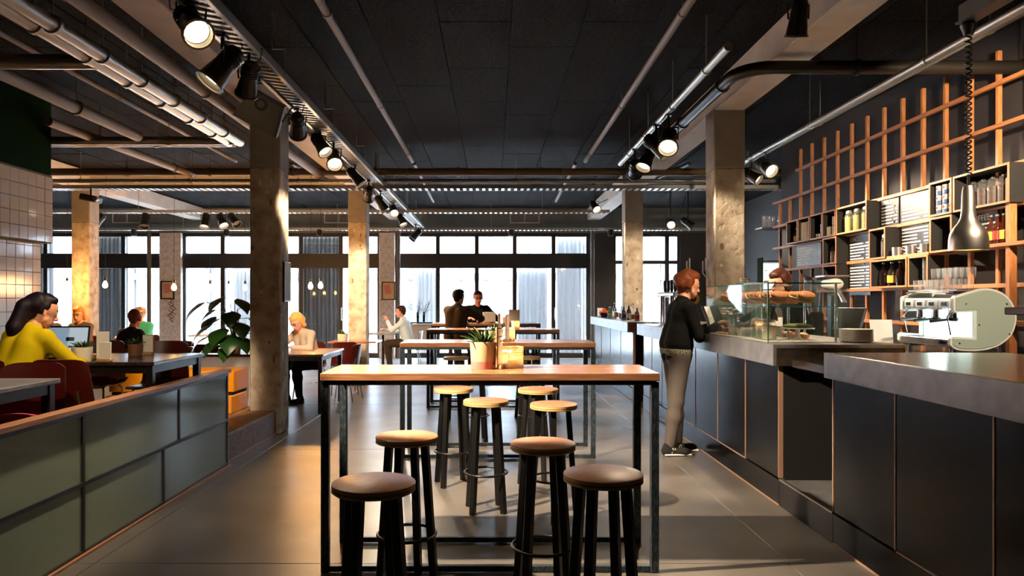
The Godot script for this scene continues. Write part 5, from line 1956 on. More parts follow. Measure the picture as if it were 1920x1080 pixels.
func back_wall() -> void:
	var t := thing("wall_lattice", "orange pine batten lattice on the dark wall behind the bar", "lattice")
	for k in range(-5, 14):
		var z := -(6.01 + 0.352 * k)
		var y1 := 3.51 if k <= 11 else 2.88
		var m := MB.new()
		m.box(Vector3(4.22, (1.02 + y1) / 2, z), Vector3(0.036, y1 - 1.02, 0.036), 0.003)
		part(t, "upright_batten", m, "pine_y")
	for e in [[3.226, 9.95], [2.873, 10.75], [2.52, 10.75], [2.2, 10.75], [1.87, 10.75], [1.55, 9.3], [1.2, 9.3]]:
		var m := MB.new()
		m.box(Vector3(4.185, e[0], -(4.2 + e[1]) / 2), Vector3(0.036, 0.036, e[1] - 4.2), 0.003)
		part(t, "cross_batten", m, "pine_z")
	for e in [[4.3], [5.7]]:
		var m := MB.new()
		m.box(Vector3(4.1, 1.7, -e[0]), Vector3(0.06, 1.4, 0.05), 0.003)
		part(t, "post", m, "pine_y")
	var r1 := [2.2, 2.515]
	var r2 := [1.866, 2.19]
	var r3 := [1.56, 1.856]
	shelf_box("wide shelf box of coffee bean jars at the upper right", 5.65, 6.34, r1[0], r1[1])
	shelf_box("shelf box of white and blue tins beside the bean jars", 6.36, 6.69, r1[0], r1[1])
	shelf_box("shelf box with two cream jars below the tins", 6.36, 6.68, r2[0], r2[1])
	shelf_box("wide shelf box with three green preserve jars", 7.81, 8.5, r1[0], r1[1])
	shelf_box("shelf box of pale packets left of the green preserves", 8.52, 8.86, r1[0], r1[1])
	shelf_box("shelf box of stacked cups second left of the green preserves", 8.87, 9.21, r1[0], r1[1])
	shelf_box("shelf box of tall cream cartons", 9.23, 9.57, r1[0], r1[1])
	shelf_box("leftmost shelf box of the upper row", 9.59, 9.94, r1[0], r1[1])
	shelf_box("shelf box with jars left of the lunch board", 8.5, 8.85, r2[0], r2[1])
	shelf_box("low shelf box with glasses left of the lunch board", 8.5, 8.85, r3[0], r3[1])
	shelf_box("shelf box with a brown spice jar below the snacks board", 7.44, 7.76, r2[0], r2[1])
	shelf_box("wide low shelf box with three dark bottles", 7.05, 7.73, r3[0], r3[1])
	shelf_box("low shelf box with a stack of glasses", 6.71, 7.03, r3[0], r3[1])
	# menu boards
	menu_board("tall black menu board headed DINNER", "DINNER", 6.91, 7.41, 1.876, 2.53, 5, 0.06)
	menu_board("small black menu board headed SNACKS", "SNACKS", 7.44, 7.8, 2.205, 2.53, 6, 0.02)
	menu_board("tall black menu board headed LUNCH", "LUNCH", 8.0, 8.48, 1.49, 2.19, 7, 0.03)
	menu_board("black menu board partly hidden behind the slicer", "", 9.2, 9.95, 1.87, 2.19, 8)
	menu_board("black menu board headed COFFEE behind the heat lamp", "COFFEE", 5.98, 6.33, 1.86, 2.19, 9, 0.0)
	# goods
	var G := "jars in the upper right shelf box"
	for k in 5:
		var j := jar(Vector3(4.17, r1[0] + 0.018, -6.24 + 0.125 * k), 0.056, 0.225, "beans", "clear_glass", "round glass jar of coffee beans, %s from the left" % ORD[k], G)
		var m := MB.new()
		m.lathe([[0.0, 0.0], [0.02, 0.0], [0.024, 0.014], [0.0, 0.026]], 10)
		part(j, "stopper_knob", m, "lid_metal", Vector3(0, 0.222, 0))
	for lv in 3:
		for k in 3:
			t = thing("tin_can", "white and blue tin, %s row from below, %s from the left" % [ORD[lv], ORD[k]], "tin", Vector3(4.12, r1[0] + 0.018 + 0.088 * lv, -6.62 + 0.097 * k), 0.0, "tins in the shelf box")
			var m := MB.new()
			m.lathe([[0, 0], [0.045, 0], [0.045, 0.038]], 14)
			part(t, "blue_band", m, "can_blue")
			m = MB.new()
			m.lathe([[0.045, 0.038], [0.045, 0.084], [0, 0.084]], 14)
			part(t, "white_band", m, "porcelain")
			m = MB.new()
			m.cyl(Vector3(-0.04, 0.06, 0), Vector3(-0.0465, 0.06, 0), 0.014, 0.014, 10)
			part(t, "red_mark", m, "label_red")
	for k in 2:
		jar(Vector3(4.15, r2[0] + 0.018, -6.45 + 0.07 * k), 0.028, 0.11, "cream_fill", "lid_metal", "small cream jar in the dark box, " + ["left", "right"][k] + " one", "cream jars")
	for k in 3:
		jar(Vector3(4.14, r1[0] + 0.018, -8.33 + 0.19 * k), 0.07, 0.25, "pickle", "lid_metal", "tall jar of green preserves, %s from the left" % ORD[k], "green preserve jars")
	for k in 4:
		var m := MB.new()
		m.box(Vector3(0, 0.055, 0), Vector3(0.09, 0.11, 0.1), 0.006)
		solo("packet", "pale packet %s in the packet box" % ["at lower left", "at lower right", "at upper right", "behind the upper one"][k], "packet", m, "cream_fill", Vector3(4.12 if k < 3 else 4.22, r1[0] + 0.018 + (0.112 if k >= 2 else 0.0), -8.76 + (0.0 if k == 0 else 0.14)), "packets in the shelf box")
	for k in 8:
		var m := MB.new()
		m.lathe([[0, 0], [0.028, 0], [0.035, 0.055], [0.03, 0.055], [0.0, 0.01]], 12)
		solo("espresso_cup", "white cup in the cup box, %s" % ["bottom row first", "bottom row second", "bottom row third", "bottom row fourth", "second layer left", "second layer right", "third layer left", "third layer right"][k], "cup", m, "porcelain", Vector3(4.13, r1[0] + 0.018 + 0.056 * (0 if k < 4 else 1 if k < 6 else 2), -9.14 + (0.075 * k if k < 4 else 0.12 + 0.075 * (k % 2))), "cups in the shelf box")
	for k in 3:
		var m := MB.new()
		m.box(Vector3(0, 0.12, 0), Vector3(0.09, 0.24, 0.085), 0.004)
		solo("carton", "tall cream carton, %s from the left" % ORD[k], "carton", m, "cream_fill", Vector3(4.12, r1[0] + 0.018, -9.5 + 0.1 * k), "cream cartons")
	for k in 3:
		bottle(Vector3(4.14, r1[0] + 0.018, -9.84 + 0.1 * k), 0.035, 0.2, "clear_glass", "cream_fill", "pale bottle in the leftmost shelf box, %s from the left" % ORD[k], "pale bottles in the shelf box")
	for k in 3:
		jar(Vector3(4.14, r2[0] + 0.018, -8.76 + 0.1 * k), 0.04, [0.2, 0.15, 0.22][k], "cream_fill", "clear_glass", "glass canister left of the lunch board, %s from the left" % ORD[k], "canisters left of the lunch board")
		tumbler(Vector3(4.14, r3[0] + 0.018, -8.76 + 0.09 * k), 0.036, 0.15, "tall glass in the low box left of the lunch board, %s from the left" % ORD[k], "glasses left of the lunch board")
	jar(Vector3(4.14, r2[0] + 0.018, -7.58), 0.055, 0.24, "beans", "lid_metal", "brown spice jar in the box below the snacks board", "")
	for k in 4:
		bottle(Vector3(4.14, r3[0] + 0.018, -7.63 + 0.155 * k), 0.045, 0.25, "dark_glass", "label_yellow" if k == 1 else "", "dark syrup bottle in the wide low box, %s from the left" % ORD[k], "dark bottles in the shelf box")
	for k in 5:
		tumbler(Vector3(4.12, r3[0] + 0.018 + 0.045 * k, -6.85), 0.036, 0.09, "nested glass in the stack in the low box, %s from below" % ORD[k], "stacked glasses in the low box")
	for k in 4:
		bottle(Vector3(4.12, 1.89, -5.96 + 0.075 * k), 0.031, 0.24, "amber_glass", ["label_yellow", "label_red", "label_yellow", "paper"][k], "small amber soda bottle with %s label, %s from the left" % [["yellow", "red", "orange", "pale"][k], ORD[k]], "soda bottles on the right shelf")
	for e in [["lone shelf plank under the soda bottles", 5.3, 6.34, 1.872], ["narrow shelf plank under the dinner board", 6.7, 7.42, 1.866], ["shelf plank at the right end below the soda bottles", 5.3, 6.6, 1.25]]:
		var m := MB.new()
		m.box(Vector3(4.15, e[3], -(e[1] + e[2]) / 2), Vector3(0.2, 0.03, e[2] - e[1]), 0.003)
		solo("shelf_plank", e[0], "shelf", m, "pine_z")
	for k in 3:
		var m := MB.new()
		m.lathe([[0, 0], [0.05, 0], [0.055, 0.085], [0.05, 0.085], [0, 0.01]], 14)
		solo("steel_pot", "small steel pot on the plank under the dinner board, %s from the left" % ORD[k], "pot", m, "steel_bright", Vector3(4.1, 1.882, -7.3 + 0.24 * k), "steel pots under the dinner board")
	# lit bottle shelf past the lattice
	t = thing("bottle_shelf", "brightly lit bottle shelf left of the pine lattice", "shelf", Vector3(4.5, 1.0, -11.25))
	var m2 := MB.new()
	m2.box(Vector3(0, 0.62, -0.09), Vector3(0.62, 0.8, 0.02))
	part(t, "lit_panel_lamp", m2, "machine_glow")
	for y in [0.22, 0.6, 1.04]:
		m2 = MB.new()
		m2.box(Vector3(0, y, 0), Vector3(0.66, 0.02, 0.18))
		part(t, "shelf", m2, "frame_dark")
	m2 = MB.new()
	m2.box(Vector3(0, -0.5, 0), Vector3(0.66, 1.0, 0.3))
	part(t, "base_cabinet", m2, "frame_dark")
	for x in [-0.33, 0.33]:
		m2 = MB.new()
		m2.box(Vector3(x, 0.55, 0), Vector3(0.02, 1.1, 0.2))
		part(t, "side", m2, "green_paint")
	for k in 5:
		for lv in 2:
			bottle(Vector3(4.26 + 0.12 * k, [1.23, 1.61][lv], -11.24), 0.038, 0.3, ["amber_glass", "clear_glass", "green_glass"][(k + lv) % 3], "paper" if k % 2 else "label_yellow", "spirit bottle on the lit shelf, %s row, %s from the left" % [["lower", "upper"][lv], ORD[k]], "bottles on the lit shelf")
	bottle(Vector3(2.75, 1.125, -6.95), 0.04, 0.32, "clear_glass", "paper", "tall pale bottle standing behind the display case", "")
	# glass tray on the wall
	m2 = MB.new()
	m2.box(Vector3(4.3, 2.53, -11.0), Vector3(0.5, 0.025, 0.3), 0.003)
	solo("glass_ledge", "grey ledge with drinking glasses above the lit shelf", "shelf", m2, "pipe_grey")
	for k in 6:
		tumbler(Vector3(4.12 + 0.08 * k, 2.545, -10.95), 0.036, 0.17, "tall glass on the grey ledge, %s from the left" % ORD[k], "glasses on the grey ledge")

func stool_proto() -> Array:
	var seat := MB.new()
	seat.lathe([[0.0, 0.75], [0.15, 0.75], [0.155, 0.746], [0.155, 0.744]], 40)
	var edge1 := MB.new()
	edge1.lathe([[0.155, 0.744], [0.155, 0.733]], 40)
	edge1.lathe([[0.1552, 0.727], [0.1552, 0.72], [0.15, 0.716], [0.0, 0.716]], 40)
	var edge2 := MB.new()
	edge2.lathe([[0.1545, 0.733], [0.1545, 0.727]], 40)
	var leg := MB.new()
	leg.bar(Vector3(0.095, 0.717, 0), Vector3(0.148, 0.0, 0), 0.036, 0.036, 0.003)
	var ring := MB.new()
	var pts := []
	for k in 33:
		var a := TAU * k / 32.0
		pts.append(Vector3(cos(a) * 0.145, 0.26, sin(a) * 0.145))
	ring.tube(pts, 0.008, 8, false)
	return [seat.mesh(), edge1.mesh(), edge2.mesh(), leg.mesh(), ring.mesh()]

var stool_parts := []
func stool(x: float, z: float, turn: float, label: String, white := false) -> void:
	if stool_parts.is_empty():
		stool_parts = stool_proto()
	var t := thing("bar_stool", label, "stool", Vector3(x, 0, z), turn, "round bar stools")
	var s := inst(t, "seat", stool_parts[0], "white_paint" if white else "seat_wood")
	inst(s, "ply_edge", stool_parts[1], "ply_edge_light")
	inst(s, "ply_core", stool_parts[2], "ply_edge_dark")
	for k in 4:
		var l := inst(t, "leg", stool_parts[3], "stool_black")
		l.rotation.y = PI / 4 + PI / 2 * k
	inst(t, "foot_ring", stool_parts[4], "stool_black")

func high_table(x0: float, x1: float, zf: float, depth: float, label: String) -> void:
	var t := thing("high_table", label, "table", Vector3((x0 + x1) / 2, 0, -(zf + depth / 2)), 0.0, "high tables along the aisle")
	var w := x1 - x0
	var m := MB.new()
	# three oak planks glued up
	for k in 3:
		m = MB.new()
		m.box(Vector3(0, 1.0255, -depth / 3 + depth / 3 * k), Vector3(w, 0.039, depth / 3 - 0.0008), 0.0025)
		part(t, "plank", m, "oak_x")
	var hx := w / 2 - 0.022
	var hz := depth / 2 - 0.03
	for sx in [-1.0, 1.0]:
		for sz in [-1.0, 1.0]:
			m = MB.new()
			m.box(Vector3(sx * hx, 0.5, sz * hz), Vector3(0.042, 1.0, 0.042), 0.003)
			part(t, "leg", m, "steel_raw")
	for sz in [-1.0, 1.0]:
		m = MB.new()
		m.box(Vector3(0, 0.993, sz * hz), Vector3(hx * 2, 0.022, 0.042), 0.002)
		part(t, "top_rail", m, "steel_raw")
		m = MB.new()
		m.box(Vector3(0, 0.02, sz * hz), Vector3(hx * 2 - 0.04, 0.03, 0.03), 0.002)
		part(t, "floor_rail", m, "steel_raw")
	for sx in [-1.0, 1.0]:
		m = MB.new()
		m.box(Vector3(sx * hx, 0.993, 0), Vector3(0.042, 0.022, hz * 2 - 0.04), 0.002)
		part(t, "side_rail", m, "steel_raw")

func blade(dir: Vector3, L: float, w: float, bend: float) -> MB:
	# a pointed succulent leaf rising from the origin
	var m := MB.new()
	var d := dir.normalized()
	var side := d.cross(Vector3.UP).normalized()
	var fn := func(u: float, v: float) -> Vector3:
		var e := d.lerp(Vector3(d.x, 0, d.z).normalized(), bend * u * u).normalized()
		var c := e * L * u
		var ww := w * (0.75 + 0.5 * sin(minf(u * 1.6, 1.0) * PI * 0.5)) * pow(1.0 - u, 0.8) + 0.0006
		var s := (v - 0.5) * 2.0
		return c + side * s * ww + side.cross(d) * (-absf(s) * ww * 0.35)
	m.patch(fn, 8, 4, 0.003)
	return m

func agave(at: Vector3, r: float, h: float, plant: float, label: String, potm: String, band: String, n := 20, sd := 3, group := "potted agaves") -> void:
	var t := thing("potted_agave", label, "potted plant", at, 0.0, group)
	var m := MB.new()
	var y0 := h * 0.28 if band else 0.0
	m.lathe([[0.0, 0.0], [r * 0.9, 0.0], [r * 0.93, y0]] if band else [[0.0, 0.0], [r * 0.9, 0.0]], 28)
	if band:
		part(t, "pot_base", m, band)
		m = MB.new()
	m.lathe([[r * 0.93 if band else r * 0.9, y0], [r, h - 0.004], [r * 0.99, h], [r * 0.9, h], [r * 0.88, h * 0.85], [0, h * 0.85]], 28)
	part(t, "pot", m, potm)
	m = MB.new()
	m.lathe([[0, h * 0.9], [r * 0.88, h * 0.9]], 20)
	part(t, "soil", m, "soil")
	var q := RandomNumberGenerator.new()
	q.seed = sd
	for k in n:
		var f := float(k) / n
		var a := k * 2.4
		var el := lerpf(0.25, 1.35, f) + q.randf_range(-0.1, 0.1)
		var L := plant * q.randf_range(0.8, 1.05) * lerpf(1.0, 0.85, f)
		var lf := part(t, "leaf", blade(Vector3(cos(a) * cos(el), sin(el), sin(a) * cos(el)), L, plant * 0.085, 0.25), "agave" if k % 5 else "agave_pale", Vector3(0, h * 0.9, 0))
		lf.position += Vector3(cos(a), 0, sin(a)) * r * 0.15

func candle(at: Vector3, s: float, label: String, lit := true) -> void:
	var t := thing("candle_glass", label, "candle", at, 0.4, "candle glasses on the high tables")
	var m := MB.new()
	var hx := 0.045 * s
	var H := 0.122 * s
	# ribbed square holder
	for e in [[Vector3(hx, H / 2, 0), Vector3(0.005, H, hx * 2)], [Vector3(-hx, H / 2, 0), Vector3(0.005, H, hx * 2)], [Vector3(0, H / 2, hx), Vector3(hx * 2, H, 0.005)], [Vector3(0, H / 2, -hx), Vector3(hx * 2, H, 0.005)]]:
		m = MB.new()
		m.box(e[0], e[1], 0.001)
		for k in 9:
			var y := H * (k + 0.5) / 9.0
			m.box(Vector3(e[0].x, y, e[0].z), e[1] * Vector3(1, 0, 1) + Vector3(0.003, H / 24.0, 0.003), 0.001)
		part(t, "ribbed_side", m, "candle_glass")
	m = MB.new()
	m.box(Vector3(0, 0.004, 0), Vector3(hx * 2, 0.008, hx * 2))
	part(t, "base", m, "candle_glass")
	m = MB.new()
	m.cyl(Vector3(0, 0.008, 0), Vector3(0, H * 0.35, 0), 0.028 * s, 0.028 * s, 14)
	part(t, "candle_wax", m, "porcelain")
	m = MB.new()
	m.lathe([[0.0, 0.0], [0.009, 0.008], [0.007, 0.022], [0.0, 0.045]], 10, Vector3(0, H * 0.37, 0))
	part(t, "flame", m, "flame")
	omni(at + Vector3(0, H * 0.37 + 0.02, 0), 0.04, Color(1.0, 0.8, 0.55), 0.01)

func card_holder(at: Vector3, w: float, h: float, label: String, mat := "wood_card", turn := 1.35) -> void:
	var t := thing("menu_holder", label, "menu", at, turn, "wooden menu holders")
	var m := MB.new()
	m.box(Vector3(0, 0.012, 0), Vector3(w * 0.9, 0.024, 0.06), 0.003)
	part(t, "foot", m, "wood_card")
	m = MB.new()
	m.box(Vector3(0, h / 2 + 0.01, 0), Vector3(w, h, 0.012), 0.002)
	part(t, "board", m, mat)
	m = MB.new()
	m.box(Vector3(0, h / 2 + 0.01, 0.008), Vector3(w * 0.9, h * 0.92, 0.002))
	part(t, "menu_card", m, "paper")

func high_tables() -> void:
	var top := 1.0455
	high_table(-0.903, 0.867, 3.75, 0.52, "nearest oak high table on raw steel legs")
	high_table(-0.845, 0.925, 6.49, 0.6, "second oak high table in the aisle")
	high_table(-0.888, 0.88, 9.55, 0.6, "third oak high table in the aisle")
	high_table(-1.05, 0.8, 12.2, 0.6, "farthest oak high table where two men sit")
	stool(-0.445, -2.68, 0.35, "wooden stool nearest the camera on the left")
	stool(0.43, -2.82, 0.2, "wooden stool nearest the camera on the right")
	stool(-0.432, -3.6, 0.5, "wooden stool at the left under the front edge of the nearest table")
	stool(0.235, -3.42, 0.15, "stool half in bright light right of centre at the nearest table")
	stool(-0.05, -4.9, 0.15, "stool in the middle just behind the nearest table")
	stool(0.396, -4.73, 0.7, "stool to the right just behind the nearest table")
	stool(-0.31, -5.6, 0.3, "stool at left in front of the second table")
	stool(0.345, -5.55, 0.4, "stool at right in front of the second table")
	stool(-0.19, -7.35, 0.1, "stool at left just behind the second table")
	stool(0.4, -7.35, 0.5, "stool at right just behind the second table")
	stool(-0.45, -8.7, 0.2, "stool at left in front of the third table")
	stool(0.42, -8.75, 0.5, "stool at right in front of the third table")
	stool(0.55, -10.7, 0.3, "empty stool right behind the third table")
	stool(-0.62, -11.65, 0.2, "stool under the man in the grey brown sweater")
	stool(-0.3, -13.2, 0.2, "stool under the dark haired man facing the camera")
	stool(2.02, -18.9, 0.3, "white topped stool outside the glass doors", true)
	agave(Vector3(-0.055, top, -4.02), 0.076, 0.15, 0.13, "potted agave in a cream and pink pot on the nearest table", "pot_cream", "pot_pink", 24, 3)
	agave(Vector3(0.02, top, -6.75), 0.066, 0.1, 0.12, "potted agave in a cream pot on the second table", "pot_cream", "", 20, 5)
	agave(Vector3(0.22, top, -12.5), 0.06, 0.1, 0.06, "small dark plant in a wooden pot on the farthest table", "wood_card", "", 14, 6)
	card_holder(Vector3(0.03, top, -4.03), 0.13, 0.22, "wooden menu holder between agave and candle on the nearest table")
	card_holder(Vector3(0.13, top, -6.78), 0.13, 0.24, "wooden menu holder on the second table")
	card_holder(Vector3(0.36, top, -12.45), 0.19, 0.22, "wide wooden menu holder on the farthest table", "wood_card", 0.1)
	card_holder(Vector3(0.08, top, -9.8), 0.13, 0.2, "wooden menu holder on the third table")
	candle(Vector3(0.108, top, -4.05), 1.0, "glowing ribbed candle glass on the nearest table")
	candle(Vector3(0.15, top, -6.9), 0.95, "glowing ribbed candle glass on the second table")
	candle(Vector3(0.3, top, -9.75), 0.9, "glowing ribbed candle glass on the third table")
	for k in 2:
		card_holder(Vector3(-0.12 + 0.1 * k, top, -12.35 - 0.06 * k), 0.12, 0.18, "white folded menu between the two men, " + ["left", "right"][k] + " one", "paper", 0.2)

# ---------- the raised deck on the left ----------
const DECK := 0.255

func chair_proto(mat: String) -> Array:
	# a moulded plywood shell on a chrome frame; sits facing -z
	var back := MB.new()
	back.patch(func(u: float, v: float) -> Vector3:
		var x := (u - 0.5) * (0.40 - 0.05 * v)
		var corner := pow(absf(u - 0.5) * 2.0, 6.0) * 0.03 * v
		return Vector3(x, 0.47 + 0.34 * v - corner, 0.2 + 0.05 * v - 0.05 * pow((u - 0.5) * 2.0, 2.0)), 12, 8, 0.011)
	var seat := MB.new()
	seat.patch(func(u: float, v: float) -> Vector3:
		var x := (u - 0.5) * 0.41
		var z := -0.2 + 0.4 * v
		return Vector3(x, 0.445 - 0.018 * sin(v * PI) + 0.025 * pow(maxf(v - 0.8, 0.0) / 0.2, 2.0) - 0.02 * pow(maxf(0.15 - v, 0.0) / 0.15, 2.0) + 0.01 * pow((u - 0.5) * 2.0, 2.0), z), 10, 12, 0.011)
	var legs := []
	for s in [-1.0, 1.0]:
		for f in [-1.0, 1.0]:
			var m := MB.new()
			m.tube([Vector3(s * 0.15, 0.43, f * 0.12), Vector3(s * 0.17, 0.4, f * 0.15), Vector3(s * 0.2, 0.0, f * 0.21)], 0.01, 8)
			legs.append(m.mesh())
	var st := MB.new()
	st.tube([Vector3(-0.14, 0.44, 0.1), Vector3(-0.13, 0.48, 0.19), Vector3(-0.12, 0.62, 0.222)], 0.009, 8)
	return [back.mesh(), seat.mesh(), legs, st.mesh(), mat]

var chair_parts := []
func chair(at: Vector3, turn: float, label: String, group := "red plywood chairs") -> void:
	if chair_parts.is_empty():
		chair_parts = chair_proto("red_ply")
	var t := thing("shell_chair", label, "chair", at, turn, group)
	inst(t, "backrest", chair_parts[0], "red_ply")
	inst(t, "seat", chair_parts[1], "red_ply")
	for l in chair_parts[2]:
		inst(t, "leg", l, "chrome")
	inst(t, "back_support", chair_parts[3], "chrome")
	var bs := inst(t, "back_support", chair_parts[3], "chrome")
	bs.scale.x = -1.0

func dining_table(x0: float, x1: float, z0: float, z1: float, floor_y: float, label: String, topm: String, h := 0.735) -> void:
	var t := thing("dining_table", label, "table", Vector3((x0 + x1) / 2, floor_y, (z0 + z1) / 2))
	var w := x1 - x0
	var d := absf(z1 - z0)
	var m := MB.new()
	m.box(Vector3(0, h - 0.013, 0), Vector3(w, 0.026, d), 0.004)
	part(t, "tabletop", m, topm)
	m = MB.new()
	for s in [-1.0, 1.0]:
		m.box(Vector3(0, h - 0.055, s * (d / 2 - 0.04)), Vector3(w - 0.08, 0.056, 0.025))
		m.box(Vector3(s * (w / 2 - 0.04), h - 0.055, 0), Vector3(0.025, 0.056, d - 0.1))
	part(t, "apron", m, "black_metal")
	for sx in [-1.0, 1.0]:
		for sz in [-1.0, 1.0]:
			m = MB.new()
			m.box(Vector3(sx * (w / 2 - 0.045), (h - 0.026) / 2, sz * (d / 2 - 0.045)), Vector3(0.05, h - 0.026, 0.05), 0.003)
			part(t, "leg", m, "black_metal")

func deck() -> void:
	var m := MB.new()
	# platform
	var t := thing("deck", "raised plywood dining deck on the left", "platform")
	for e in [[-2.324, -2.63, -7.68], [-2.634, -3.95, -8.0], [-3.954, -5.27, -8.0]]:
		m = MB.new()
		m.box(Vector3((e[0] + e[1]) / 2, DECK - 0.012, (2.05 + e[2]) / 2), Vector3(e[0] - e[1], 0.024, 2.05 - e[2]), 0.002)
		part(t, "deck_board", m, "deck_ply")
	for k in 4:
		m = MB.new()
		m.box(Vector3(-2.332, (DECK - 0.024) / 2, 0.84 - 2.43 * k), Vector3(0.02, DECK - 0.026, 2.42), 0.001)
		part(t, "riser_board", m, "riser_ply")
	m = MB.new()
	m.box(Vector3(-3.95, 0.1, -2.95), Vector3(2.6, 0.2, 9.9))
	part(t, "substructure", m, "void_black")
	m = MB.new()
	m.box(Vector3(-2.318, 0.012, -2.83), Vector3(0.01, 0.022, 9.7))
	part(t, "skirting", m, "oak_z")
	# frosted glass balustrade
	t = thing("balustrade", "frosted glass balustrade with oak handrail along the deck", "partition")
	var X := -2.298
	var up := [6.2, 5.25, 4.02, 2.79, 1.56, 0.33, -0.9]
	var lo := [6.2, 5.0, 4.02, 2.79, 1.56, 0.33, -0.9]
	for e in [[up, 0.412, 0.79], [lo, 0.03, 0.388]]:
		var L: Array = e[0]
		for i in L.size() - 1:
			var a: float = L[i]
			var b: float = L[i + 1]
			m = MB.new()
			m.box(Vector3(X, (e[1] + e[2]) / 2, -(a + b) / 2), Vector3(0.01, e[2] - e[1], a - b - 0.026))
			part(t, "glass_panel", m, "frosted")
			m = MB.new()
			m.box(Vector3(X, (e[1] + e[2]) / 2, -a), Vector3(0.026, e[2] - e[1] + 0.02, 0.026), 0.002)
			part(t, "frame_post", m, "frame_dark")
	for y in [0.4, 0.793, 0.018]:
		m = MB.new()
		m.box(Vector3(X, y, -2.65), Vector3(0.026, 0.026, 7.12), 0.002)
		part(t, "frame_rail", m, "frame_dark")
	m = MB.new()
	m.box(Vector3(X, 0.822, -2.65), Vector3(0.075, 0.032, 7.14), 0.004)
	part(t, "handrail", m, "oak_z")
	m = MB.new()
	m.box(Vector3(X + 0.022, 0.007, -2.65), Vector3(0.02, 0.014, 7.12))
	part(t, "floor_strip", m, "oak_z")
	# rear balustrade with bench
	t = thing("balustrade", "white low partition with red brown cap behind the deck", "partition", Vector3(-3.96, 0, -8.1))
	m = MB.new()
	m.box(Vector3(0, 0.4, 0), Vector3(2.6, 0.8, 0.03), 0.002)
	part(t, "panel", m, "frosted_white")
	m = MB.new()
	m.box(Vector3(0, 0.815, 0), Vector3(2.62, 0.03, 0.16), 0.004)
	part(t, "cap", m, "red_ply")
	t = thing("bench", "yellow box bench with drawer slots at the rear partition", "bench", Vector3(-3.35, DECK, -7.72))
	m = MB.new()
	m.box(Vector3(0, 0.33, 0), Vector3(1.3, 0.22, 0.46), 0.006)
	part(t, "seat_box", m, "yellow_paint")
	m = MB.new()
	m.box(Vector3(0, 0.2, 0), Vector3(1.26, 0.03, 0.42))
	part(t, "slot", m, "void_black")
	m = MB.new()
	m.box(Vector3(0, 0.095, 0.05), Vector3(1.3, 0.18, 0.5), 0.006)
	part(t, "drawer_front", m, "yellow_paint")
	# tiled hood and green wall
	t = struct_node("wall_kitchen", "white tiled kitchen wall with hood and green top")
	m = MB.new()
	m.box(Vector3(-6.27, 1.18, -6.2), Vector3(1.96, 2.36, 4.4))
	m.box(Vector3(-6.21, 2.485, -6.2), Vector3(2.12, 0.79, 4.4))
	part(t, "core", m, "grout")
	m = MB.new()
	m.box(Vector3(-6.22, 3.32, -6.2), Vector3(2.12, 0.86, 4.4))
	part(t, "green_top", m, "green_paint")
	var tm := MB.new()
	tm.box(Vector3.ZERO, Vector3(0.012, 0.1455, 0.1445), 0.003)
	var tmesh := tm.mesh()
	for i in 14:
		for j in 5:
			inst(t, "tile", tmesh, "tile", Vector3(-5.146 + rng.randf() * 0.002, 2.17 + 0.152 * j + 0.005, -8.325 + 0.149 * i))
		for j in 13:
			inst(t, "tile", tmesh, "tile", Vector3(-5.284 + rng.randf() * 0.002, 0.33 + 0.15 * j, -8.325 + 0.149 * i))
	# tables on the deck
	dining_table(-4.0, -2.42, -2.9, -4.03, DECK, "grey topped table at the left edge behind the balustrade", "bar_slab")
	dining_table(-4.15, -2.4, -5.09, -5.98, DECK, "dark topped deck table with laptop, plant and menus", "bar_top_dark")
	chair(Vector3(-2.66, DECK, -4.62), 0.0, "red shell chair with its back to the camera at the laptop table")
	chair(Vector3(-3.26, DECK, -4.74), 0.0, "red shell chair under the woman in the yellow sweater")
	chair(Vector3(-2.63, DECK, -3.95), PI + 0.1, "lighter red chair facing the camera at the left edge table")
	chair(Vector3(-2.9, DECK, -6.25), PI + 0.1, "red chair at the far side of the laptop table, right end")
	chair(Vector3(-3.5, DECK, -6.3), PI, "red chair at the far side of the laptop table, behind the laptop")
	# a pink cushion on a stool under the near table
	m = MB.new()
	m.ball(Vector3(0, 0.05, 0), Vector3(0.15, 0.05, 0.15), 8, 18)
	solo("cushion", "pink cushion on the seat below the left edge table", "cushion", m, "pink_cloth", Vector3(-2.62, DECK + 0.45, -3.93))
	# laptop
	t = thing("laptop", "open laptop with lit screen before the woman in yellow", "laptop", Vector3(-3.27, DECK + 0.735, -5.45), 0.1)
	m = MB.new()
	m.box(Vector3(0, 0.009, 0.06), Vector3(0.33, 0.016, 0.22), 0.004)
	part(t, "base", m, "black_plastic")
	m = MB.new()
	m.box(Vector3(0, 0.0175, 0.04), Vector3(0.28, 0.002, 0.1))
	part(t, "keyboard", m, "steel_black")
	var LB := Basis(Vector3.RIGHT, -0.22)
	m = MB.new()
	m.box(LB * Vector3(0, 0.118, 0) + Vector3(0, 0.012, -0.05), Vector3(0.335, 0.23, 0.008), 0.003, LB)
	part(t, "lid", m, "black_plastic")
	m = MB.new()
	m.box(LB * Vector3(0, 0.12, 0.005) + Vector3(0, 0.012, -0.05), Vector3(0.31, 0.2, 0.001), 0.0, LB)
	var scr := part(t, "screen", m, "screen_lit")
	m = MB.new()
	for e in [[-0.08, 0.1, 0.07, 0.02], [0.03, 0.13, 0.06, 0.03], [0.06, 0.07, 0.08, 0.012], [-0.05, 0.06, 0.05, 0.012]]:
		m.box(LB * Vector3(e[0], e[1], 0.0062) + Vector3(0, 0.012, -0.05), Vector3(e[2], e[3], 0.0005), 0.0, LB)
	part(scr, "picture", m, "outside_blue")
	# things on the laptop table
	var ty := DECK + 0.7355
	agave(Vector3(-2.97, ty, -5.2), 0.07, 0.1, 0.085, "spiky plant in a white bowl on the laptop table", "pot_white", "", 22, 9, "plants on the laptop table")
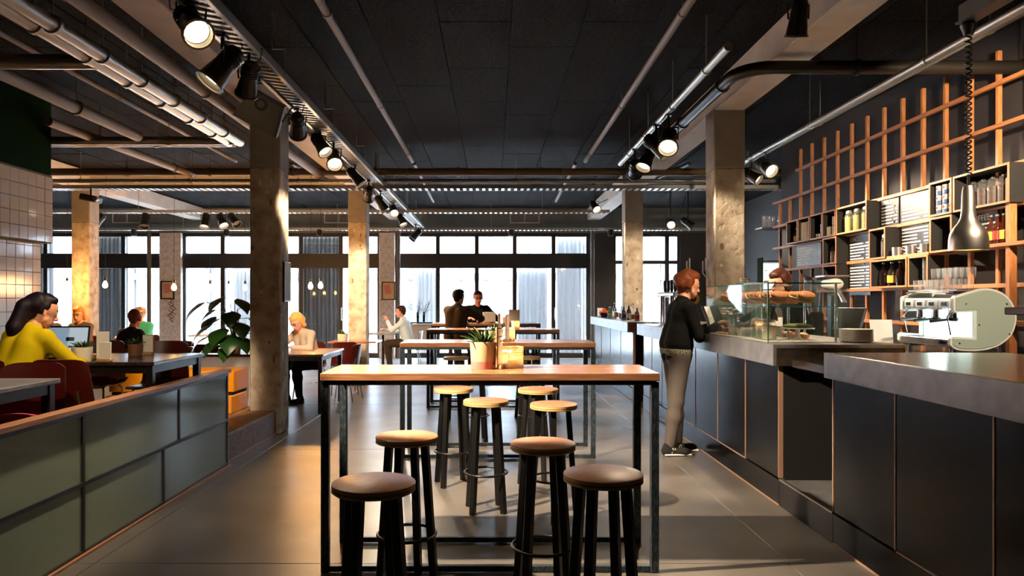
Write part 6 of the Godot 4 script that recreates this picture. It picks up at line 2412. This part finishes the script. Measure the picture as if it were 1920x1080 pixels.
	agave(Vector3(-2.86, ty, -5.75), 0.055, 0.09, 0.085, "bushy green plant in a brown pot on the laptop table", "pot_brown", "", 26, 12, "plants on the laptop table")
	card_holder(Vector3(-2.83, ty, -5.22), 0.085, 0.2, "tall white menu card on the laptop table", "paper", 0.25)
	card_holder(Vector3(-2.76, ty, -5.12), 0.09, 0.13, "low white slatted card beside the tall white menu", "paper", -0.1)
	card_holder(Vector3(-2.78, ty, -5.8), 0.085, 0.15, "small pale card with print near the far edge of the laptop table", "wood_card", 0.1)
	m = MB.new()
	m.cyl(Vector3(0, 0, 0), Vector3(0, 0.07, 0), 0.022, 0.026, 12)
	solo("salt_shaker", "small dark shaker beside the white menu card", "shaker", m, "steel_black", Vector3(-2.88, ty, -5.3))
	# large leafy plant on the rear partition
	t = thing("leafy_plant", "large dark leafy plant in a pot on the rear partition", "potted plant", Vector3(-2.92, 0.831, -8.1))
	m = MB.new()
	m.lathe([[0, 0], [0.07, 0], [0.085, 0.14], [0.075, 0.14], [0.07, 0.12], [0, 0.12]], 20)
	part(t, "pot", m, "pot_white")
	var q := RandomNumberGenerator.new()
	q.seed = 21
	var spec := [[-0.3, 0.52, 0.05, 0.3], [-0.16, 0.44, 0.08, 0.26], [0.02, 0.42, 0.1, 0.26], [-0.2, 0.27, 0.12, 0.3], [-0.05, 0.24, 0.14, 0.3], [-0.24, 0.14, 0.08, 0.28], [0.08, 0.3, 0.1, 0.26], [-0.1, 0.12, 0.15, 0.28], [0.1, 0.14, 0.1, 0.26], [-0.12, 0.58, -0.02, 0.26], [0.1, 0.47, -0.05, 0.26], [0.0, 0.04, 0.14, 0.24], [-0.18, 0.05, 0.12, 0.24], [0.13, 0.34, -0.1, 0.28], [0.16, 0.16, -0.08, 0.28], [-0.12, 0.34, 0.04, 0.28], [0.02, 0.16, 0.12, 0.3], [-0.22, 0.36, -0.05, 0.26], [0.05, 0.56, 0.03, 0.24]]
	for e in spec:
		var tip := Vector3(e[0], e[1], e[2])
		m = MB.new()
		m.tube([Vector3(0, 0.12, 0), Vector3(tip.x * 0.35, tip.y * 0.8 + 0.12, tip.z * 0.4), tip + Vector3(0, 0.06, 0)], 0.005, 6)
		var stem := part(t, "stem", m, "leaf")
		var o := Vector3(e[0], 0, e[2]).normalized()
		var sd := o.cross(Vector3.UP).normalized()
		m = MB.new()
		var L: float = e[3]
		m.patch(func(u: float, v: float) -> Vector3:
			var w := 0.4 * L * sin(PI * pow(u, 0.75)) + 0.001
			var s := (v - 0.5) * 2.0
			return tip + Vector3(0, 0.06, 0) + o * (L * 0.75 * sin(u * 1.2)) + Vector3(0, -L * 0.75 * u * u, 0) + sd * s * w + Vector3(0, -absf(s) * w * 0.25, 0), 8, 4, 0.0015)
		part(stem, "leaf", m, "leaf")
	# framed sheet on the deck column
	t = thing("framed_notice", "white framed notice on the side of the deck column", "picture", Vector3(-2.277, 1.42, -7.9))
	m = MB.new()
	m.box(Vector3(0.012, 0.215, 0), Vector3(0.02, 0.44, 0.24), 0.003)
	part(t, "frame", m, "black_metal")
	m = MB.new()
	m.box(Vector3(0.0225, 0.215, 0), Vector3(0.002, 0.41, 0.21))
	part(t, "sheet", m, "paper")

# ---------- the far half of the room ----------
func framed_print(at: Vector3, w: float, h: float, label: String) -> void:
	var t := thing("framed_print", label, "picture", at)
	var m := MB.new()
	for s in [-1.0, 1.0]:
		m.box(Vector3(s * (w / 2 - 0.015), 0, 0), Vector3(0.03, h, 0.03))
		m.box(Vector3(0, s * (h / 2 - 0.015), 0), Vector3(w, 0.03, 0.03))
	part(t, "frame", m, "black_metal")
	m = MB.new()
	m.box(Vector3(0, 0, -0.005), Vector3(w - 0.04, h - 0.04, 0.006))
	part(t, "mount", m, "pot_cream")
	m = MB.new()
	m.box(Vector3(-0.02, 0.04, 0), Vector3(w * 0.45, h * 0.5, 0.004), 0.0, Basis(Vector3.BACK, 0.2))
	part(t, "print", m, "pot_pink")

func pedestal_table(x: float, z: float, w: float, d: float, label: String, mat: String, h := 0.75) -> void:
	var t := thing("pedestal_table", label, "table", Vector3(x, 0, z))
	var m := MB.new()
	m.box(Vector3(0, h - 0.015, 0), Vector3(w, 0.03, d), 0.004)
	part(t, "tabletop", m, mat)
	m = MB.new()
	m.cyl(Vector3(0, 0.02, 0), Vector3(0, h - 0.03, 0), 0.03, 0.03, 12)
	part(t, "pillar", m, "black_metal")
	m = MB.new()
	m.lathe([[0, 0], [0.22, 0], [0.22, 0.012], [0.03, 0.03], [0, 0.03]], 24)
	part(t, "foot", m, "black_metal")

func far_room() -> void:
	framed_print(Vector3(-2.62, 1.68, -17.99), 0.34, 0.46, "black framed reddish print behind the man in white")
	framed_print(Vector3(-8.14, 1.7, -17.99), 0.34, 0.46, "black framed print on the left facade pier")
	# ink drawing on the left pier
	var t := thing("wall_drawing", "black brush drawing on the left facade pier", "drawing", Vector3(-8.05, 1.0, -18.015))
	for k in 5:
		var m := MB.new()
		var x := -0.08 + 0.05 * (k % 3)
		m.tube([Vector3(x, 0.5 - 0.1 * k, 0), Vector3(x + 0.09, 0.44 - 0.1 * k, 0), Vector3(x - 0.02, 0.36 - 0.1 * k, 0), Vector3(x + 0.07, 0.3 - 0.1 * k, 0)], 0.009, 5)
		part(t, "brush_stroke", m, "black_plastic")
	# blond woman's table
	dining_table(-3.1, -2.14, -9.05, -10.3, 0.0, "oak topped table where the blond woman writes", "oak_x", 0.75)
	chair(Vector3(-2.15, 0, -10.35), 1.4, "red chair at the right corner of the blond woman's table", "red chairs in the far room")
	chair(Vector3(-2.3, 0, -11.05), 0.3, "red chair behind the blond woman's table on the right", "red chairs in the far room")
	chair(Vector3(-2.72, 0, -10.7), PI, "red chair under the blond woman", "red chairs in the far room")
	chair(Vector3(-3.35, 0, -9.5), -1.57, "red chair partly hidden by the deck column", "red chairs in the far room")
	pedestal_table(-2.35, -12.3, 0.8, 0.7, "pedestal table with a green plant behind the blond woman", "oak_x")
	agave(Vector3(-2.55, 0.75, -12.2), 0.09, 0.12, 0.12, "green plant in a white pot behind the blond woman", "pot_white", "", 24, 31, "plants in the far room")
	# man in white's table
	pedestal_table(-2.3, -15.0, 0.62, 0.7, "grey pedestal table before the man in white", "painted_grey", 0.765)
	m_plate(Vector3(-2.3, 0.765, -14.9), "white plate on the man in white's table")
	chair(Vector3(-1.72, 0, -15.0), 1.57, "red chair under the man in white", "red chairs in the far room")
	# sideboard with vases
	t = thing("sideboard", "pale sideboard with vases at the window", "sideboard", Vector3(-1.72, 0, -17.2))
	var m := MB.new()
	m.box(Vector3(0, 0.91, 0), Vector3(0.6, 0.035, 0.4), 0.004)
	part(t, "top", m, "black_metal")
	m = MB.new()
	m.box(Vector3(0, 0.62, 0), Vector3(0.5, 0.5, 0.34), 0.004)
	part(t, "drawer_box", m, "paper")
	for sx in [-1.0, 1.0]:
		for sz in [-1.0, 1.0]:
			m = MB.new()
			m.box(Vector3(sx * 0.27, 0.45, sz * 0.17), Vector3(0.035, 0.9, 0.035))
			part(t, "leg", m, "black_metal")
	flowers(Vector3(-1.8, 0.9275, -17.15), 0.3, 26, "dark blue vase with white blossoms on the sideboard, left one", 5, "blue_glass", 0.24)
	flowers(Vector3(-1.66, 0.9275, -17.2), 0.28, 24, "dark blue vase with white blossoms on the sideboard, right one", 6, "blue_glass", 0.24)
	# far left tables
	dining_table(-5.6, -4.3, -9.9, -10.7, 0.0, "dark table behind the blurred man", "bar_top_dark", 0.75)
	dining_table(-7.9, -6.0, -11.4, -12.2, 0.0, "dark table at the far left before the pale column", "bar_top_dark", 0.75)
	pedestal_table(-5.6, -14.6, 0.9, 0.7, "grey pedestal table near the far left doors", "painted_grey")
	chair(Vector3(-5.0, 0, -9.72), 0.0, "red chair under the blurred dark man", "red chairs in the far room")
	chair(Vector3(-4.72, 0, -10.9), PI + 0.4, "red chair right behind the blurred man's table", "red chairs in the far room")
	chair(Vector3(-4.35, 0, -9.8), 0.9, "red chair right of the blurred man", "red chairs in the far room")
	chair(Vector3(-4.15, 0, -10.55), 0.2, "red chair just visible over the rear partition", "red chairs in the far room")
	chair(Vector3(-7.1, 0, -12.5), PI, "red chair under the far blond guest", "red chairs in the far room")
	chair(Vector3(-7.75, 0, -12.55), PI, "red chair under the far dark haired guest", "red chairs in the far room")
	chair(Vector3(-6.3, 0, -13.0), PI, "red chair under the guest in teal", "red chairs in the far room")
	for k in 3:
		m_plate(Vector3(-5.3 + 0.4 * k, 0.75, -10.2), "white plate on the dark table behind the blurred man, %s from the left" % ORD[k])
	# stools outside
	for e in [[-5.4, -20.2, "farther left"], [-0.3, -21.0, "in the middle"]]:
		pedestal_table(e[0], e[1], 0.7, 0.7, "pale terrace table outside the windows, " + e[2], "outside_white")

func m_plate(at: Vector3, label: String) -> void:
	var m := MB.new()
	m.lathe([[0, 0.0], [0.08, 0.0], [0.12, 0.012], [0.12, 0.016], [0, 0.006]], 20)
	solo("plate", label, "plate", m, "porcelain", at, "plates in the far room")

func people() -> void:
	var lin := func(r: float, gg: float, b: float) -> Color: return Color(r, gg, b).srgb_to_linear()
	var sk: Color = lin.call(0.85, 0.62, 0.5)
	# woman ordering at the bar: faces +x, slightly turned to the window
	person("woman in black jacket and grey trousers ordering at the bar", Vector3(1.71, 0, -6.72), -PI / 2 + 0.12, {
		"scale": 1.0, "skin": lin.call(0.86, 0.6, 0.48), "lean": 0.12, "slim": true, "nod": 0.2, "look": 0.1, "cell": 0.013, "head_cell": 0.005, "hand_cell": 0.005,
		"top": lin.call(0.07, 0.06, 0.065), "legs": lin.call(0.35, 0.32, 0.31), "hair": lin.call(0.42, 0.2, 0.1), "style": "tousled", "top_name": "jacket", "hem": -0.1, "collar": true, "print": Color.WHITE,
		"hands": [Vector3(-0.1, 1.18, -0.36), Vector3(0.13, 1.2, -0.34)], "curl": 0.9, "stripes": true, "sole": "white_paint",
		"ankles": [Vector3(-0.08, 0.075, -0.04), Vector3(0.08, 0.075, 0.1)], "knees": [Vector3(-0.07, 0.5, -0.02), Vector3(0.07, 0.5, 0.03)]})
	# woman in yellow, seen from behind, looking right
	person("woman with black ponytail in a yellow sweater at the laptop", Vector3(-3.28, DECK, -4.84), -0.3, {
		"sit": 0.45, "scale": 0.96, "skin": lin.call(0.82, 0.58, 0.46), "lean": 0.42, "slim": true, "nod": 0.35, "look": -0.45, "cell": 0.013, "head_cell": 0.006, "hand_cell": 0.006,
		"top": lin.call(0.66, 0.58, 0.03), "legs": lin.call(0.1, 0.1, 0.14), "hair": lin.call(0.07, 0.045, 0.05), "style": "pony", "collar": true,
		"hands": [Vector3(-0.12, 0.775, -0.56), Vector3(0.16, 0.775, -0.56)], "poles": [Vector3(-1, -0.7, 0.3), Vector3(0.8, -0.8, 0.3)]})
	# dark dressed man, head turned away
	person("man in dark sweater with red brown hair at the far left", Vector3(-4.98, 0, -9.74), -0.5, {
		"sit": 0.45, "skin": lin.call(0.8, 0.45, 0.35), "lean": 0.2, "nod": 0.35, "look": 0.5, "cell": 0.022, "head_cell": 0.009, "hand_cell": 0.01, "top": lin.call(0.13, 0.1, 0.12), "hair": lin.call(0.42, 0.2, 0.12), "legs": lin.call(0.1, 0.1, 0.12), "hands": [Vector3(-0.15, 0.79, -0.45), Vector3(0.15, 0.79, -0.45)]})
	# blond woman writing
	person("blond woman in a beige cardigan writing at an oak table", Vector3(-2.62, 0, -10.42), PI - 0.55, {
		"sit": 0.45, "skin": lin.call(0.86, 0.6, 0.5), "lean": 0.42, "slim": true, "nod": 0.62, "look": 0.1, "cell": 0.018, "head_cell": 0.007, "hand_cell": 0.007, "top": lin.call(0.72, 0.64, 0.56), "top_name": "cardigan", "hair": lin.call(0.85, 0.62, 0.34), "style": "bob", "legs": lin.call(0.12, 0.12, 0.14), "hands": [Vector3(-0.1, 0.785, -0.5), Vector3(0.14, 0.785, -0.5)], "poles": [Vector3(-1, -0.5, 0.2), Vector3(1, -0.5, 0.2)]})
	# two men at the farthest high table
	person("man in grey brown sweater seen from behind on a stool", Vector3(-0.62, 0, -11.62), -0.35, {
		"sit": 0.75, "foot_y": 0.25, "skin": sk, "lean": 0.2, "look": -0.35, "nod": 0.1, "cell": 0.02, "head_cell": 0.008, "hand_cell": 0.009, "top": lin.call(0.33, 0.28, 0.24), "hair": lin.call(0.1, 0.07, 0.06), "legs": lin.call(0.08, 0.09, 0.13), "collar": true, "hands": [Vector3(-0.1, 1.09, -0.5), Vector3(0.25, 1.1, -0.45)], "poles": [Vector3(-1, -0.6, 0.2), Vector3(1.2, -0.4, 0.2)]})
	person("dark haired man with glasses facing the camera at a high table", Vector3(-0.3, 0, -13.22), PI + 0.15, {
		"sit": 0.75, "foot_y": 0.25, "skin": lin.call(0.8, 0.52, 0.42), "lean": 0.2, "nod": 0.25, "cell": 0.02, "head_cell": 0.007, "hand_cell": 0.009, "top": lin.call(0.06, 0.05, 0.05), "hair": lin.call(0.12, 0.08, 0.07), "legs": lin.call(0.08, 0.09, 0.13), "glasses": true, "hands": [Vector3(-0.2, 1.12, -0.42), Vector3(0.2, 1.12, -0.42)], "poles": [Vector3(-1, -0.6, 0.2), Vector3(1, -0.6, 0.2)]})
	# man in a white shirt in profile
	person("man in a white shirt seated in profile near the window", Vector3(-1.78, 0, -15.0), PI / 2, {
		"sit": 0.47, "skin": lin.call(0.84, 0.58, 0.46), "lean": 0.2, "nod": 0.15, "cell": 0.022, "head_cell": 0.009, "hand_cell": 0.01, "top": lin.call(0.82, 0.87, 0.88), "top_name": "shirt", "collar": true, "hair": lin.call(0.25, 0.16, 0.1), "legs": lin.call(0.25, 0.2, 0.16), "hands": [Vector3(-0.08, 1.02, -0.42), Vector3(0.14, 0.82, -0.46)]})
	# barista behind the case
	person("barista with brown hair and glasses behind the display case", Vector3(3.12, 0, -7.6), PI / 2 + 0.3, {
		"skin": sk, "lean": 0.1, "nod": 0.3, "cell": 0.022, "head_cell": 0.007, "hand_cell": 0.01, "top": lin.call(0.08, 0.07, 0.07), "top_name": "shirt", "hair": lin.call(0.25, 0.13, 0.08), "glasses": true, "style": "bob", "legs": lin.call(0.08, 0.08, 0.1), "scale": 1.03, "hands": [Vector3(-0.15, 1.05, -0.2), Vector3(0.15, 1.05, -0.2)]})
	# guests at the far left
	person("far guest with blond hair behind the laptop", Vector3(-7.1, 0, -12.46), PI, {"sit": 0.45, "skin": sk, "lean": 0.15, "nod": 0.2, "cell": 0.026, "head_cell": 0.009, "hand_cell": 0.011, "top": lin.call(0.4, 0.36, 0.34), "hair": lin.call(0.78, 0.5, 0.26), "style": "bob", "slim": true, "hands": [Vector3(-0.15, 0.79, -0.42), Vector3(0.15, 0.79, -0.42)]})
	person("far guest with black hair at the edge of the tiled wall", Vector3(-7.75, 0, -12.5), PI + 0.4, {"sit": 0.45, "skin": sk, "lean": 0.15, "cell": 0.026, "head_cell": 0.009, "hand_cell": 0.011, "top": lin.call(0.3, 0.3, 0.34), "hair": lin.call(0.08, 0.06, 0.06), "hands": [Vector3(-0.15, 0.79, -0.42), Vector3(0.15, 0.79, -0.42)]})
	person("far guest in a teal shirt behind the dark dressed man", Vector3(-6.3, 0, -12.96), PI - 0.2, {"sit": 0.45, "skin": sk, "lean": 0.12, "cell": 0.026, "head_cell": 0.009, "hand_cell": 0.011, "top": lin.call(0.25, 0.62, 0.58), "hair": lin.call(0.5, 0.42, 0.32), "hands": [Vector3(-0.15, 0.79, -0.42), Vector3(0.15, 0.79, -0.42)]})
